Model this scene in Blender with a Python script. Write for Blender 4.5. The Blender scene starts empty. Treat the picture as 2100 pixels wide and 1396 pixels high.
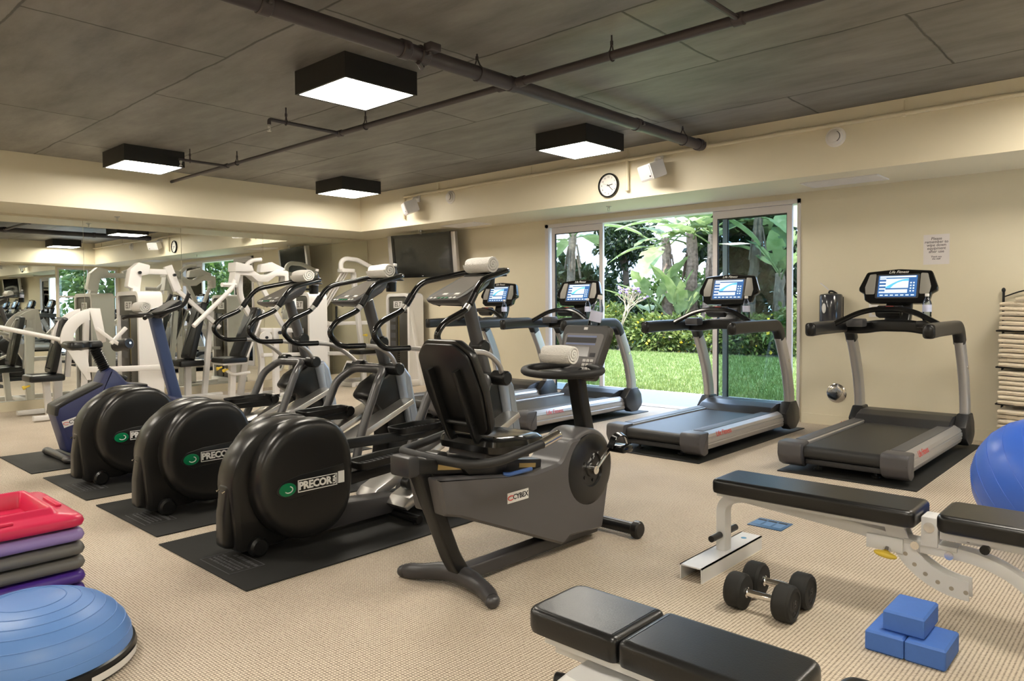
import bpy, bmesh, math, random
import numpy as np
from mathutils import Vector, Matrix

# ------------------------------------------------------------------ camera
S = bpy.context.scene
COL = S.collection
H = 1.25
FPX, YAW, PITCH, ROLL, SHY = 1494.47, 0.744634, 0.0311011, -0.00645694, -24.638
_F = Vector((-math.sin(YAW)*math.cos(PITCH), math.cos(YAW)*math.cos(PITCH), -math.sin(PITCH)))
_R = Vector((math.cos(YAW), math.sin(YAW), 0))
_U = _R.cross(_F)
_R, _U = _R*math.cos(ROLL)+_U*math.sin(ROLL), _U*math.cos(ROLL)-_R*math.sin(ROLL)
cd = bpy.data.cameras.new('camera')
cam = bpy.data.objects.new('camera', cd); COL.objects.link(cam)
cd.sensor_width = 36.0; cd.sensor_fit = 'HORIZONTAL'
cd.lens = FPX/2100*36.0
cd.shift_y = SHY/2100
cd.clip_start = 0.05; cd.clip_end = 300
M4 = Matrix.Identity(4)
for i in range(3):
    M4[i][0], M4[i][1], M4[i][2] = _R[i], _U[i], -_F[i]
M4[2][3] = H
cam.matrix_world = M4
S.camera = cam

# ------------------------------------------------------------------ view + sky + sun
S.view_settings.view_transform = 'Standard'
S.view_settings.look = 'None'
S.view_settings.gamma = 1.0
S.view_settings.use_curve_mapping = False
S.view_settings.exposure = 1.0
LAMP = 22.0          # radiance of the ceiling lamp diffusers
W = bpy.data.worlds.new('sky'); S.world = W; W.use_nodes = True
wn = W.node_tree; wn.nodes.clear()
wo = wn.nodes.new('ShaderNodeOutputWorld'); wb = wn.nodes.new('ShaderNodeBackground')
wb.inputs['Strength'].default_value = 4.5
tc = wn.nodes.new('ShaderNodeTexCoord'); mp = wn.nodes.new('ShaderNodeMapping')
mp.inputs['Scale'].default_value = (2.2, 2.2, 6.0)
nz = wn.nodes.new('ShaderNodeTexNoise'); nz.inputs['Scale'].default_value = 1.6; nz.inputs['Detail'].default_value = 7
cr = wn.nodes.new('ShaderNodeValToRGB')
cr.color_ramp.elements[0].position = 0.40; cr.color_ramp.elements[0].color = (0.20, 0.36, 0.62, 1)
cr.color_ramp.elements[1].position = 0.62; cr.color_ramp.elements[1].color = (0.62, 0.72, 0.86, 1)
wn.links.new(tc.outputs['Generated'], mp.inputs['Vector']); wn.links.new(mp.outputs[0], nz.inputs['Vector'])
wn.links.new(nz.outputs['Fac'], cr.inputs[0]); wn.links.new(cr.outputs[0], wb.inputs['Color'])
wn.links.new(wb.outputs[0], wo.inputs['Surface'])
sd = bpy.data.lights.new('sun', 'SUN'); sd.energy = 5.0; sd.angle = 0.01; sd.color = (1, .95, .84)
sun = bpy.data.objects.new('sun', sd); COL.objects.link(sun)
sun.rotation_euler = Vector((-0.22, 0.36, -0.90)).to_track_quat('-Z', 'Y').to_euler()

# ------------------------------------------------------------------ room sizes (metres)
XB, XE = -10.53, 1.20         # mirror wall, end wall behind the camera
YW, YN = 7.72, -3.6           # garden wall, wall behind on the other side
YS, XS = 6.79, -9.45          # soffit faces
ZS, ZC = 2.418, 2.975         # soffit underside, ceiling
DX0, DX1, DZ = -6.47, -2.975, 2.355   # sliding door opening

# ------------------------------------------------------------------ materials
MATS = {}
def mat(name, col=(.5, .5, .5), rough=.5, metal=0, spec=.5, noise=None, bump=None, emit=None, coat=0, alpha=None, sheen=0):
    """noise=(scale, other colour, contrast)  bump=(scale, strength)"""
    if name in MATS: return MATS[name]
    m = bpy.data.materials.new(name); m.use_nodes = True; MATS[name] = m
    nt = m.node_tree; b = nt.nodes['Principled BSDF']
    b.inputs['Base Color'].default_value = (*col, 1); b.inputs['Roughness'].default_value = rough
    b.inputs['Metallic'].default_value = metal; b.inputs['Specular IOR Level'].default_value = spec
    b.inputs['Coat Weight'].default_value = coat; b.inputs['Coat Roughness'].default_value = .15
    b.inputs['Sheen Weight'].default_value = sheen
    if emit:
        b.inputs['Emission Color'].default_value = (*emit[0], 1); b.inputs['Emission Strength'].default_value = emit[1]
    t = nt.nodes.new('ShaderNodeTexCoord')
    if noise:
        n = nt.nodes.new('ShaderNodeTexNoise'); n.inputs['Scale'].default_value = noise[0]; n.inputs['Detail'].default_value = 6
        r = nt.nodes.new('ShaderNodeValToRGB')
        k = noise[2] if len(noise) > 2 else .2
        r.color_ramp.elements[0].position = .5-k; r.color_ramp.elements[1].position = .5+k
        r.color_ramp.elements[0].color = (*noise[1], 1); r.color_ramp.elements[1].color = (*col, 1)
        nt.links.new(t.outputs['Object'], n.inputs['Vector']); nt.links.new(n.outputs['Fac'], r.inputs[0])
        nt.links.new(r.outputs[0], b.inputs['Base Color'])
    if bump:
        n = nt.nodes.new('ShaderNodeTexNoise'); n.inputs['Scale'].default_value = bump[0]; n.inputs['Detail'].default_value = 4
        u = nt.nodes.new('ShaderNodeBump'); u.inputs['Strength'].default_value = bump[1]; u.inputs['Distance'].default_value = .01
        nt.links.new(t.outputs['Object'], n.inputs['Vector']); nt.links.new(n.outputs['Fac'], u.inputs['Height'])
        nt.links.new(u.outputs[0], b.inputs['Normal'])
    return m

def carpet_mat():
    m = bpy.data.materials.new('carpet_weave'); m.use_nodes = True
    nt = m.node_tree; N = nt.nodes; L = nt.links; b = N['Principled BSDF']
    b.inputs['Roughness'].default_value = .75; b.inputs['Specular IOR Level'].default_value = .35
    t = N.new('ShaderNodeTexCoord'); sp = N.new('ShaderNodeSeparateXYZ'); L.new(t.outputs['Object'], sp.inputs[0])
    def sinw(sock, per, off=0):
        a = N.new('ShaderNodeMath'); a.operation = 'MULTIPLY_ADD'; L.new(sock, a.inputs[0])
        a.inputs[1].default_value = 2*math.pi/per; a.inputs[2].default_value = off
        s = N.new('ShaderNodeMath'); s.operation = 'SINE'; L.new(a.outputs[0], s.inputs[0]); return s.outputs[0]
    def op(o, a, c):
        q = N.new('ShaderNodeMath'); q.operation = o
        for i, v in enumerate((a, c)):
            if isinstance(v, (int, float)): q.inputs[i].default_value = v
            else: L.new(v, q.inputs[i])
        return q.outputs[0]
    sx = sinw(sp.outputs[0], .0145); sy = sinw(sp.outputs[1], .011)
    loops = op('MULTIPLY', op('ADD', op('MULTIPLY', sx, .5), .5), op('ADD', op('MULTIPLY', sy, .5), .5))
    n = N.new('ShaderNodeTexNoise'); n.inputs['Scale'].default_value = 90; n.inputs['Detail'].default_value = 3
    L.new(t.outputs['Object'], n.inputs['Vector'])
    hgt = op('ADD', op('MULTIPLY', loops, .75), op('MULTIPLY', n.outputs['Fac'], .35))
    r = N.new('ShaderNodeValToRGB'); L.new(hgt, r.inputs[0])
    r.color_ramp.elements[0].position = .12; r.color_ramp.elements[0].color = (.22, .172, .125, 1)
    r.color_ramp.elements[1].position = .62; r.color_ramp.elements[1].color = (.78, .69, .565, 1)
    e = r.color_ramp.elements.new(.32); e.color = (.60, .515, .41, 1)
    n2 = N.new('ShaderNodeTexNoise'); n2.inputs['Scale'].default_value = 1.3; n2.inputs['Detail'].default_value = 4
    L.new(t.outputs['Object'], n2.inputs['Vector'])
    r2 = N.new('ShaderNodeValToRGB'); L.new(n2.outputs['Fac'], r2.inputs[0])
    r2.color_ramp.elements[0].position = .3; r2.color_ramp.elements[0].color = (.84, .82, .80, 1)
    r2.color_ramp.elements[1].position = .65; r2.color_ramp.elements[1].color = (1, 1, 1, 1)
    mx = N.new('ShaderNodeMixRGB'); mx.blend_type = 'MULTIPLY'; mx.inputs[0].default_value = 1
    L.new(r.outputs[0], mx.inputs[1]); L.new(r2.outputs[0], mx.inputs[2]); L.new(mx.outputs[0], b.inputs['Base Color'])
    u = N.new('ShaderNodeBump'); u.inputs['Strength'].default_value = .7; u.inputs['Distance'].default_value = .004
    L.new(hgt, u.inputs['Height']); L.new(u.outputs[0], b.inputs['Normal'])
    return m

def concrete_mat():
    """dark slab with board joints left by the formwork"""
    m = bpy.data.materials.new('slab_concrete'); m.use_nodes = True
    nt = m.node_tree; N = nt.nodes; L = nt.links; b = N['Principled BSDF']
    b.inputs['Roughness'].default_value = .5; b.inputs['Specular IOR Level'].default_value = .45
    t = N.new('ShaderNodeTexCoord')
    wz = N.new('ShaderNodeTexNoise'); wz.inputs['Scale'].default_value = 3; wz.inputs['Detail'].default_value = 5
    L.new(t.outputs['Object'], wz.inputs['Vector'])
    wv = N.new('ShaderNodeVectorMath'); wv.operation = 'SCALE'; wv.inputs['Scale'].default_value = .05
    L.new(wz.outputs['Color'], wv.inputs[0])
    ad = N.new('ShaderNodeVectorMath'); ad.operation = 'ADD'; L.new(t.outputs['Object'], ad.inputs[0]); L.new(wv.outputs[0], ad.inputs[1])
    br = N.new('ShaderNodeTexBrick'); L.new(ad.outputs[0], br.inputs['Vector'])
    br.inputs['Scale'].default_value = 1; br.inputs['Brick Width'].default_value = 2.44; br.inputs['Row Height'].default_value = 1.22
    br.inputs['Mortar Size'].default_value = .011; br.inputs['Mortar Smooth'].default_value = .6; br.offset = .5
    br.inputs['Color1'].default_value = (.225, .215, .200, 1); br.inputs['Color2'].default_value = (.180, .172, .160, 1)
    br.inputs['Mortar'].default_value = (.060, .055, .047, 1)
    n = N.new('ShaderNodeTexNoise'); n.inputs['Scale'].default_value = 1.7; n.inputs['Detail'].default_value = 9; n.inputs['Roughness'].default_value = .65
    mp_ = N.new('ShaderNodeMapping'); mp_.inputs['Scale'].default_value = (.6, 2.0, 1); L.new(t.outputs['Object'], mp_.inputs[0]); L.new(mp_.outputs[0], n.inputs['Vector'])
    r = N.new('ShaderNodeValToRGB'); L.new(n.outputs['Fac'], r.inputs[0])
    r.color_ramp.elements[0].position = .3; r.color_ramp.elements[0].color = (.6, .6, .6, 1)
    r.color_ramp.elements[1].position = .72; r.color_ramp.elements[1].color = (1.35, 1.35, 1.35, 1)
    mx = N.new('ShaderNodeMixRGB'); mx.blend_type = 'MULTIPLY'; mx.inputs[0].default_value = 1
    L.new(br.outputs['Color'], mx.inputs[1]); L.new(r.outputs[0], mx.inputs[2]); L.new(mx.outputs[0], b.inputs['Base Color'])
    u = N.new('ShaderNodeBump'); u.inputs['Strength'].default_value = .6; u.inputs['Distance'].default_value = .012
    L.new(br.outputs['Fac'], u.inputs['Height'])
    u2 = N.new('ShaderNodeBump'); u2.inputs['Strength'].default_value = .25; u2.inputs['Distance'].default_value = .01
    L.new(n.outputs['Fac'], u2.inputs['Height']); L.new(u.outputs[0], u2.inputs['Normal']); L.new(u2.outputs[0], b.inputs['Normal'])
    return m

def pane_mat(name, tint, refl=.06):
    """clear sheet glass: transmits tinted, mirrors a little, more at a slant"""
    m = bpy.data.materials.new(name); m.use_nodes = True; nt = m.node_tree; N = nt.nodes; L = nt.links; N.clear()
    o = N.new('ShaderNodeOutputMaterial'); mx = N.new('ShaderNodeMixShader'); f = N.new('ShaderNodeFresnel'); f.inputs[0].default_value = 1.45
    tr = N.new('ShaderNodeBsdfTransparent'); tr.inputs[0].default_value = (*tint, 1)
    gl = N.new('ShaderNodeBsdfGlossy'); gl.inputs['Roughness'].default_value = .01
    L.new(f.outputs[0], mx.inputs[0]); L.new(tr.outputs[0], mx.inputs[1]); L.new(gl.outputs[0], mx.inputs[2]); L.new(mx.outputs[0], o.inputs[0])
    MATS[name] = m; return m

def leaf_mat(name, c1, c2, trans=.35):
    m = bpy.data.materials.new(name); m.use_nodes = True; nt = m.node_tree; N = nt.nodes; L = nt.links; N.clear()
    o = N.new('ShaderNodeOutputMaterial'); mx = N.new('ShaderNodeMixShader'); mx.inputs[0].default_value = trans
    pb = N.new('ShaderNodeBsdfPrincipled'); pb.inputs['Roughness'].default_value = .45
    tl = N.new('ShaderNodeBsdfTranslucent')
    t = N.new('ShaderNodeTexCoord'); n = N.new('ShaderNodeTexNoise'); n.inputs['Scale'].default_value = 3.5; n.inputs['Detail'].default_value = 4
    L.new(t.outputs['Object'], n.inputs['Vector'])
    r = N.new('ShaderNodeValToRGB'); r.color_ramp.elements[0].position = .35; r.color_ramp.elements[1].position = .65
    r.color_ramp.elements[0].color = (*c1, 1); r.color_ramp.elements[1].color = (*c2, 1)
    L.new(n.outputs['Fac'], r.inputs[0]); L.new(r.outputs[0], pb.inputs['Base Color']); L.new(r.outputs[0], tl.inputs['Color'])
    L.new(pb.outputs[0], mx.inputs[1]); L.new(tl.outputs[0], mx.inputs[2]); L.new(mx.outputs[0], o.inputs[0])
    MATS[name] = m; return m

CARPET = carpet_mat(); SLAB = concrete_mat()
GLASS = pane_mat('clear_glass', (.90, .94, .93)); TINT = pane_mat('tinted_glass', (.70, .77, .78))
PET = pane_mat('bottle_plastic', (.86, .90, .93))
WALL = mat('cream_paint', (.74, .67, .51), .62, noise=(.8, (.70, .635, .485), .3))
SOFF = mat('soffit_paint', (.78, .71, .55), .55)
WHITE = mat('white_aluminium', (.70, .66, .66), .4)
MIRROR = mat('mirror_silver', (.86, .89, .85), .005, 1)
BLK = mat('black_plastic', (.008, .008, .008), .33, spec=.4)
BLKG = mat('glossy_black', (.006, .006, .006), .14)
RUB = mat('black_rubber', (.020, .020, .019), .62, spec=.35, noise=(6, (.014, .014, .013), .3), bump=(300, .15))
VINYL = mat('black_vinyl', (.005, .005, .005), .30, spec=.55, bump=(220, .06))
DGREY = mat('charcoal_plastic', (.022, .022, .024), .36)
CASE = mat('casing_black', (.011, .0105, .010), .30, spec=.45, bump=(500, .04))
GREY = mat('grey_plastic', (.085, .085, .092), .40)
GUN = mat('gunmetal_paint', (.040, .038, .040), .36, bump=(700, .06))
SILV = mat('silver_paint', (.52, .50, .49), .33, .55)
ALU = mat('brushed_aluminium', (.66, .64, .61), .28, .9)
CHROME = mat('chrome', (.75, .73, .70), .12, 1)
TUBEG = mat('grey_tube', (.10, .098, .10), .32, .35)
SHIELD = mat('shield_silver', (.36, .40, .46), .3, .5)
NAVY = mat('navy_paint', (.022, .030, .105), .38)
NAVYL = mat('navy_steel', (.05, .075, .17), .35)
MWHITE = mat('machine_white', (.74, .72, .70), .4)
BWHITE = mat('bench_white', (.66, .66, .66), .38)
SHROUD = mat('smoked_shroud', (.040, .037, .030), .3)
PIPE = mat('pipe_paint', (.060, .050, .055), .40)
CPIPE = mat('cream_pipe', (.74, .66, .49), .5)
LAMPB = mat('lamp_black', (.012, .011, .010), .5)
DIFF = mat('lamp_diffuser', (.9, .85, .75), .5, emit=((1.0, .925, .80), LAMP))
BLUEB = mat('block_foam', (.060, .165, .52), .62, noise=(40, (.055, .15, .48), .3))
BLUEBALL = mat('ball_vinyl', (.045, .135, .58), .33)
BOSU = mat('dome_vinyl', (.115, .25, .58), .42)
TERRY = mat('white_terry', (.80, .78, .74), .95, bump=(160, .7), sheen=.3)
TERRYT = mat('cream_terry', (.70, .60, .45), .95, bump=(140, .8), sheen=.3)
WPLAS = mat('white_plastic', (.80, .77, .75), .4)
YEL = mat('yellow_knob', (.75, .55, .06), .4)
RED = mat('red_print', (.65, .06, .05), .5)
GREENB = mat('green_badge', (.0, .16, .06), .3)
PLATEW = mat('plate_white', (.72, .71, .69), .45)
INK = mat('ink', (.03, .03, .035), .6)
SKIN_SCREEN = mat('screen_blue', (.02, .05, .12), .2, emit=((.05, .16, .42), .45))
SCR_W = mat('screen_white', (.5, .6, .7), .2, emit=((.55, .70, .85), .5))
SCR_C = mat('screen_cyan', (.1, .4, .6), .2, emit=((.08, .40, .72), .5))
SCR_D = mat('dark_screen', (.014, .014, .012), .07, coat=.5)

# ------------------------------------------------------------------ mesh helpers
def fillet(poly, r, n=4):
    """round the corners of a closed 2D polygon; r is one radius or one per corner"""
    out = []; k = len(poly)
    for i in range(k):
        p, a, b = Vector(poly[i]), Vector(poly[i-1]), Vector(poly[(i+1) % k])
        ri = r[i] if isinstance(r, (list, tuple)) else r
        u, v = (a-p), (b-p); lu, lv = u.length, v.length
        if ri <= 0 or lu < 1e-6 or lv < 1e-6: out.append(tuple(p)); continue
        u /= lu; v /= lv; ang = math.acos(max(-1, min(1, u.dot(v))))
        d = min(ri/max(math.tan(ang/2), 1e-3), lu*.49, lv*.49)
        s, e = p+u*d, p+v*d
        for j in range(n+1):
            t = j/n
            out.append(tuple(s*(1-t)**2+p*2*t*(1-t)+e*t*t))
    return out
def rrect(w, h, r, n=4, cx=0, cy=0):
    return fillet([(cx-w/2, cy-h/2), (cx+w/2, cy-h/2), (cx+w/2, cy+h/2), (cx-w/2, cy+h/2)], r, n)
def circ(r, n=24, cx=0, cy=0, ry=None):
    return [(cx+r*math.cos(2*math.pi*i/n), cy+(ry or r)*math.sin(2*math.pi*i/n)) for i in range(n)]
def inset(poly, d):
    """shift a polygon's vertices inwards (d>0)"""
    k = len(poly); P = [Vector(p) for p in poly]
    A = sum(P[i].x*P[(i+1) % k].y-P[(i+1) % k].x*P[i].y for i in range(k)); s = 1 if A > 0 else -1
    out = []
    for i in range(k):
        e1 = P[i]-P[i-1]; e2 = P[(i+1) % k]-P[i]
        if e1.length < 1e-7: e1 = e2
        if e2.length < 1e-7: e2 = e1
        n1 = Vector((-e1.y, e1.x)).normalized(); n2 = Vector((-e2.y, e2.x)).normalized()
        nn = n1+n2
        if nn.length < 1e-4: nn = n1
        nn.normalize(); c = max(nn.dot(n1), .5)
        out.append(tuple(P[i]+nn*(s*d/c)))
    return out
PL = {'xy': lambda a, b, t: (a, b, t), 'yz': lambda a, b, t: (t, a, b), 'xz': lambda a, b, t: (a, t, b)}

class MB:
    """collects shapes for one mesh"""
    def __init__(s): s.v = []; s.f = []; s.M = None
    def _add(s, vs, fs):
        o = len(s.v)
        if s.M is not None: vs = [tuple(s.M @ Vector(p)) for p in vs]
        s.v += [tuple(p) for p in vs]; s.f += [tuple(i+o for i in q) for q in fs]; return s
    def at(s, M): s.M = M; return s
    def loft(s, poly, layers, plane='xy'):
        """stack of inset outlines [(inset, height)], closed at both ends"""
        k = len(poly); vs = []; fs = []
        for d, t in layers:
            q = inset(poly, d) if abs(d) > 1e-9 else poly
            vs += [PL[plane](a, b, t) for a, b in q]
        for j in range(len(layers)-1):
            for i in range(k):
                a, b = j*k+i, j*k+(i+1) % k
                fs.append((a, b, b+k, a+k))
        fs.append(tuple(range(k))[::-1]); fs.append(tuple(range((len(layers)-1)*k, len(layers)*k)))
        return s._add(vs, fs)
    def stackup(s, rings, plane='xy'):
        """join explicit outlines [(polygon, height)] with the same vertex count"""
        k = len(rings[0][0]); vs = [PL[plane](a, b, t) for q, t in rings for a, b in q]; fs = []
        for j in range(len(rings)-1):
            for i in range(k):
                a, b = j*k+i, j*k+(i+1) % k; fs.append((a, b, b+k, a+k))
        fs.append(tuple(range(k))[::-1]); fs.append(tuple(range((len(rings)-1)*k, len(rings)*k)))
        return s._add(vs, fs)
    def prism(s, poly, t0, t1, plane='xy', bev=0, n=2):
        t0, t1 = min(t0, t1), max(t0, t1)
        if bev <= 0: return s.loft(poly, [(0, t0), (0, t1)], plane)
        L = []
        for j in range(n+1):
            a = math.pi/2*j/n; L.append((bev*(1-math.sin(a)), t0+bev*(1-math.cos(a))))
        for j in range(n+1):
            a = math.pi/2*(1-j/n); L.append((bev*(1-math.sin(a)), t1-bev*(1-math.cos(a))))
        return s.loft(poly, L, plane)
    def bx(s, x0, x1, y0, y1, z0, z1, bev=0):
        if bev <= 0: return s.prism([(x0, y0), (x1, y0), (x1, y1), (x0, y1)], z0, z1)
        return s.prism(fillet([(x0, y0), (x1, y0), (x1, y1), (x0, y1)], bev, 2), z0, z1, 'xy', bev, 2)
    def box(s, c, d, bev=0):
        return s.bx(c[0]-d[0]/2, c[0]+d[0]/2, c[1]-d[1]/2, c[1]+d[1]/2, c[2]-d[2]/2, c[2]+d[2]/2, bev)
    def cyl(s, p0, p1, r, r2=None, n=16, bev=0):
        p0, p1 = Vector(p0), Vector(p1); d = (p1-p0); L = d.length
        r2 = r if r2 is None else r2
        prof = [(r, 0), (r2, L)] if not bev else [(r-bev, 0), (r, bev), (r2, L-bev), (r2-bev, L)]
        return s.lathe(prof, p0, d, n)
    def lathe(s, prof, o=(0, 0, 0), axis=(0, 0, 1), n=24, sc=(1, 1), cap=True):
        q = Vector(axis).normalized().to_track_quat('Z', 'Y').to_matrix(); o = Vector(o)
        vs = []; fs = []; m = len(prof)
        for r, h in prof:
            for i in range(n):
                a = 2*math.pi*i/n
                vs.append(o+q @ Vector((r*math.cos(a)*sc[0], r*math.sin(a)*sc[1], h)))
        for j in range(m-1):
            for i in range(n):
                a, b = j*n+i, j*n+(i+1) % n
                fs.append((a, b, b+n, a+n))
        if cap and prof[0][0] > 1e-5: fs.append(tuple(range(n))[::-1])
        if cap and prof[-1][0] > 1e-5: fs.append(tuple(range((m-1)*n, m*n)))
        return s._add(vs, fs)
    def ell(s, c, r, n=20, m=10):
        prof = [(max(math.sin(math.pi*j/m), 1e-4), -math.cos(math.pi*j/m)) for j in range(m+1)]
        c = Vector(c); vs = []; fs = []
        for pr, h in prof:
            for i in range(n):
                a = 2*math.pi*i/n; vs.append((c.x+r[0]*pr*math.cos(a), c.y+r[1]*pr*math.sin(a), c.z+r[2]*h))
        for j in range(m):
            for i in range(n):
                a, b = j*n+i, j*n+(i+1) % n; fs.append((a, b, b+n, a+n))
        return s._add(vs, fs)
    def tube(s, pts, r, n=10, fil=0, seg=5, closed=False, sec=None, up=None):
        """sweep a round (or custom 2D) section along a path; corners rounded by fil; r may be a list"""
        P = [Vector(p) for p in pts]; k = len(P)
        rad = list(r) if isinstance(r, (list, tuple)) else [r]*k
        if fil > 0:
            Q = []; RR = []
            for i in range(k):
                if (i in (0, k-1)) and not closed: Q.append(P[i]); RR.append(rad[i]); continue
                a, b = P[i-1], P[(i+1) % k]; u = a-P[i]; v = b-P[i]
                d = min(fil, u.length*.48, v.length*.48); u.normalize(); v.normalize()
                for j in range(seg+1):
                    t = j/seg; Q.append((P[i]+u*d)*(1-t)**2+P[i]*2*t*(1-t)+(P[i]+v*d)*t*t); RR.append(rad[i])
            P, rad = Q, RR; k = len(P)
        sec2 = sec or circ(1, n); n = len(sec2)
        T = []
        for i in range(k):
            if closed: d = P[(i+1) % k]-P[i-1]
            elif i == 0: d = P[1]-P[0]
            elif i == k-1: d = P[-1]-P[-2]
            else: d = (P[i+1]-P[i]).normalized()+(P[i]-P[i-1]).normalized()
            T.append(d.normalized())
        u = Vector(up) if up else (Vector((0, 0, 1)) if abs(T[0].z) < .9 else Vector((1, 0, 0)))
        vs = []; fs = []
        for i in range(k):
            u = (u-T[i]*u.dot(T[i]))
            if u.length < 1e-6: u = T[i].orthogonal()
            u.normalize(); w = T[i].cross(u)
            q = 1 if sec else rad[i]
            for a, b in sec2: vs.append(P[i]+w*(a*q)+u*(b*q))
        for j in range(k if closed else k-1):
            j2 = (j+1) % k
            for i in range(n):
                i2 = (i+1) % n; fs.append((j*n+i, j*n+i2, j2*n+i2, j2*n+i))
        if not closed: fs.append(tuple(range(n))[::-1]); fs.append(tuple(range((k-1)*n, k*n)))
        return s._add(vs, fs)
    def mesh(s, name, smooth=.62):
        me = bpy.data.meshes.new(name); me.from_pydata(s.v, [], s.f)
        bm = bmesh.new(); bm.from_mesh(me); bmesh.ops.recalc_face_normals(bm, faces=bm.faces); bm.to_mesh(me); bm.free()
        if smooth:
            me.polygons.foreach_set('use_smooth', [True]*len(me.polygons)); me.set_sharp_from_angle(angle=smooth)
        return me

def tag(o, label=None, cat=None, group=None, kind=None):
    if label: o['label'] = label
    if cat: o['category'] = cat
    if group: o['group'] = group
    if kind: o['kind'] = kind
    return o
def ob(name, mb, m, parent=None, loc=None, rot=None, label=None, smooth=.62):
    me = mb.mesh(name, smooth) if isinstance(mb, MB) else mb
    if m is not None:
        me.materials.clear(); me.materials.append(m)
    o = bpy.data.objects.new(name, me); COL.objects.link(o)
    if parent is not None: o.parent = parent
    if loc is not None: o.location = loc
    if rot is not None: o.rotation_euler = rot
    if label: o['label'] = label
    return o
def thing(name, label, cat, loc=(0, 0, 0), rz=0, group=None):
    o = bpy.data.objects.new(name, None); COL.objects.link(o)
    o.empty_display_size = .1; o.location = loc; o.rotation_euler = (0, 0, rz)
    return tag(o, label, cat, group)
def struct(name, mb, m, label=None, parent=None, smooth=.62):
    o = ob(name, mb, m, parent, smooth=smooth)
    if parent is None: o['kind'] = 'structure'
    if label: o['label'] = label
    return o
def kids(o): return [c for c in COL.objects if c.parent == o]
def dup(root, loc, label=None, group=None, rz=None, rot=None):
    r = root.copy(); COL.objects.link(r); r.location = loc
    if rz is not None: r.rotation_euler = (0, 0, rz)
    if rot is not None: r.rotation_euler = rot
    if label: r['label'] = label
    if group: r['group'] = group
    for c in list(root.children):
        k = c.copy(); COL.objects.link(k); k.parent = r
        for g in list(c.children):
            q = g.copy(); COL.objects.link(q); q.parent = k
    return r
def text_mesh(txt, size, depth=.0008, shear=0, align='CENTER', bold=0, space=1.0, line=1.0):
    cu = bpy.data.curves.new('lettering', 'FONT'); cu.body = txt; cu.size = size; cu.extrude = depth
    cu.align_x = align; cu.align_y = 'CENTER'; cu.shear = shear; cu.resolution_u = 2; cu.offset = bold; cu.space_character = space; cu.space_line = line
    o = bpy.data.objects.new('lettering', cu); COL.objects.link(o)
    bpy.context.view_layer.update()
    me = bpy.data.meshes.new_from_object(o.evaluated_get(bpy.context.evaluated_depsgraph_get()))
    bpy.data.objects.remove(o); bpy.data.curves.remove(cu); me.name = 'lettering'
    return me
def frame(x, y, o):
    """matrix with the given local x and y directions at origin o"""
    x = Vector(x).normalized(); y = Vector(y); z = x.cross(y).normalized(); y = z.cross(x)
    M = Matrix.Identity(4)
    for i in range(3): M[i][0], M[i][1], M[i][2], M[i][3] = x[i], y[i], z[i], o[i]
    return M
def letters(txt, size, m, parent, x, y, o, name='lettering', **k):
    me = text_mesh(txt, size, **k); q = ob(name, me, m, parent); q.matrix_local = frame(x, y, o); return q

# ================================================================== THE ROOM
T = .18
struct('floor', MB().bx(XB-T, XE+T, YN-T, YW, -.12, 0), CARPET, 'beige loop-weave carpet floor', smooth=0)
struct('ceiling', MB().bx(XB-T, XE+T, YN-T, YW+T, ZC, ZC+.2), SLAB, 'dark bare concrete slab ceiling with formwork joints', smooth=0)
w = MB(); w.bx(XB-T, DX0, YW, YW+T, 0, ZC); w.bx(DX1, XE+T, YW, YW+T, 0, ZC); w.bx(DX0, DX1, YW, YW+T, DZ, ZC)
struct('wall_right', w, WALL, 'cream wall with the garden door', smooth=0)
struct('wall_back', MB().bx(XB-T, XB-.008, YN-T, YW, 0, ZC), WALL, 'cream wall behind the mirrors', smooth=0)
WG0, WG1 = 6.15, 7.66
w = MB(); w.bx(XE, XE+T, YN-T, WG0, 0, ZC); w.bx(XE, XE+T, WG1, YW, 0, ZC); w.bx(XE, XE+T, WG0, WG1, 2.36, ZC)
struct('wall_front', w, WALL, 'cream end wall facing the mirrors', smooth=0)
struct('wall_left', MB().bx(XB-T, XE+T, YN-T, YN, 0, ZC), WALL, 'cream wall opposite the garden door', smooth=0)
struct('trim_1', MB().bx(XB, XE, YS, YW, ZS, ZC-.001), SOFF, 'cream soffit over the garden wall', smooth=0)
struct('trim_2', MB().bx(XB, XS, YN, YS-.001, ZS, ZC-.001), SOFF, 'cream soffit over the mirror wall', smooth=0)
struct('trim_3', MB().bx(.28, XE, YN, YS-.001, ZS, ZC-.001), SOFF, 'cream soffit over the end wall', smooth=0)
def base(name, x0, x1, y0, y1, h=.105):
    m = MB(); m.bx(x0, x1, y0, y1, 0, h); struct(name, m, WALL, 'low cream skirting board', smooth=0)
base('baseboard_right', DX1+.02, XE, YW-.014, YW); base('baseboard_right.001', XB, DX0-.02, YW-.014, YW)
base('baseboard_back', XB-.008, XB+.016, YN, YW-.014, .115); base('baseboard_front', XE-.016, XE, YN, WG0, .115)
def mirrors(name, x, t, seams, label):
    r = thing(name, label, 'mirror', (x, 0, 0))
    for a, b in zip(seams[:-1], seams[1:]):
        ob('mirror_panel', MB().bx(0, t, a+.0025, b-.0025, .118, ZS-.028), MIRROR, r, smooth=0)
    return r
mirrors('wall_mirror', XB-.007, .006, [-3.57, -1.81, -.555, .70, 1.96, 3.216, 4.473, 5.732, 6.98, 7.70], 'wall of tall mirror panels behind the white weight machines')
mirrors('wall_mirror', XE-.007, .006, [-3.57, -2.0, -.4, 1.2, 2.8, 4.4, 6.10], 'wall of mirror panels on the end wall, seen only in the other mirror')
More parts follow.
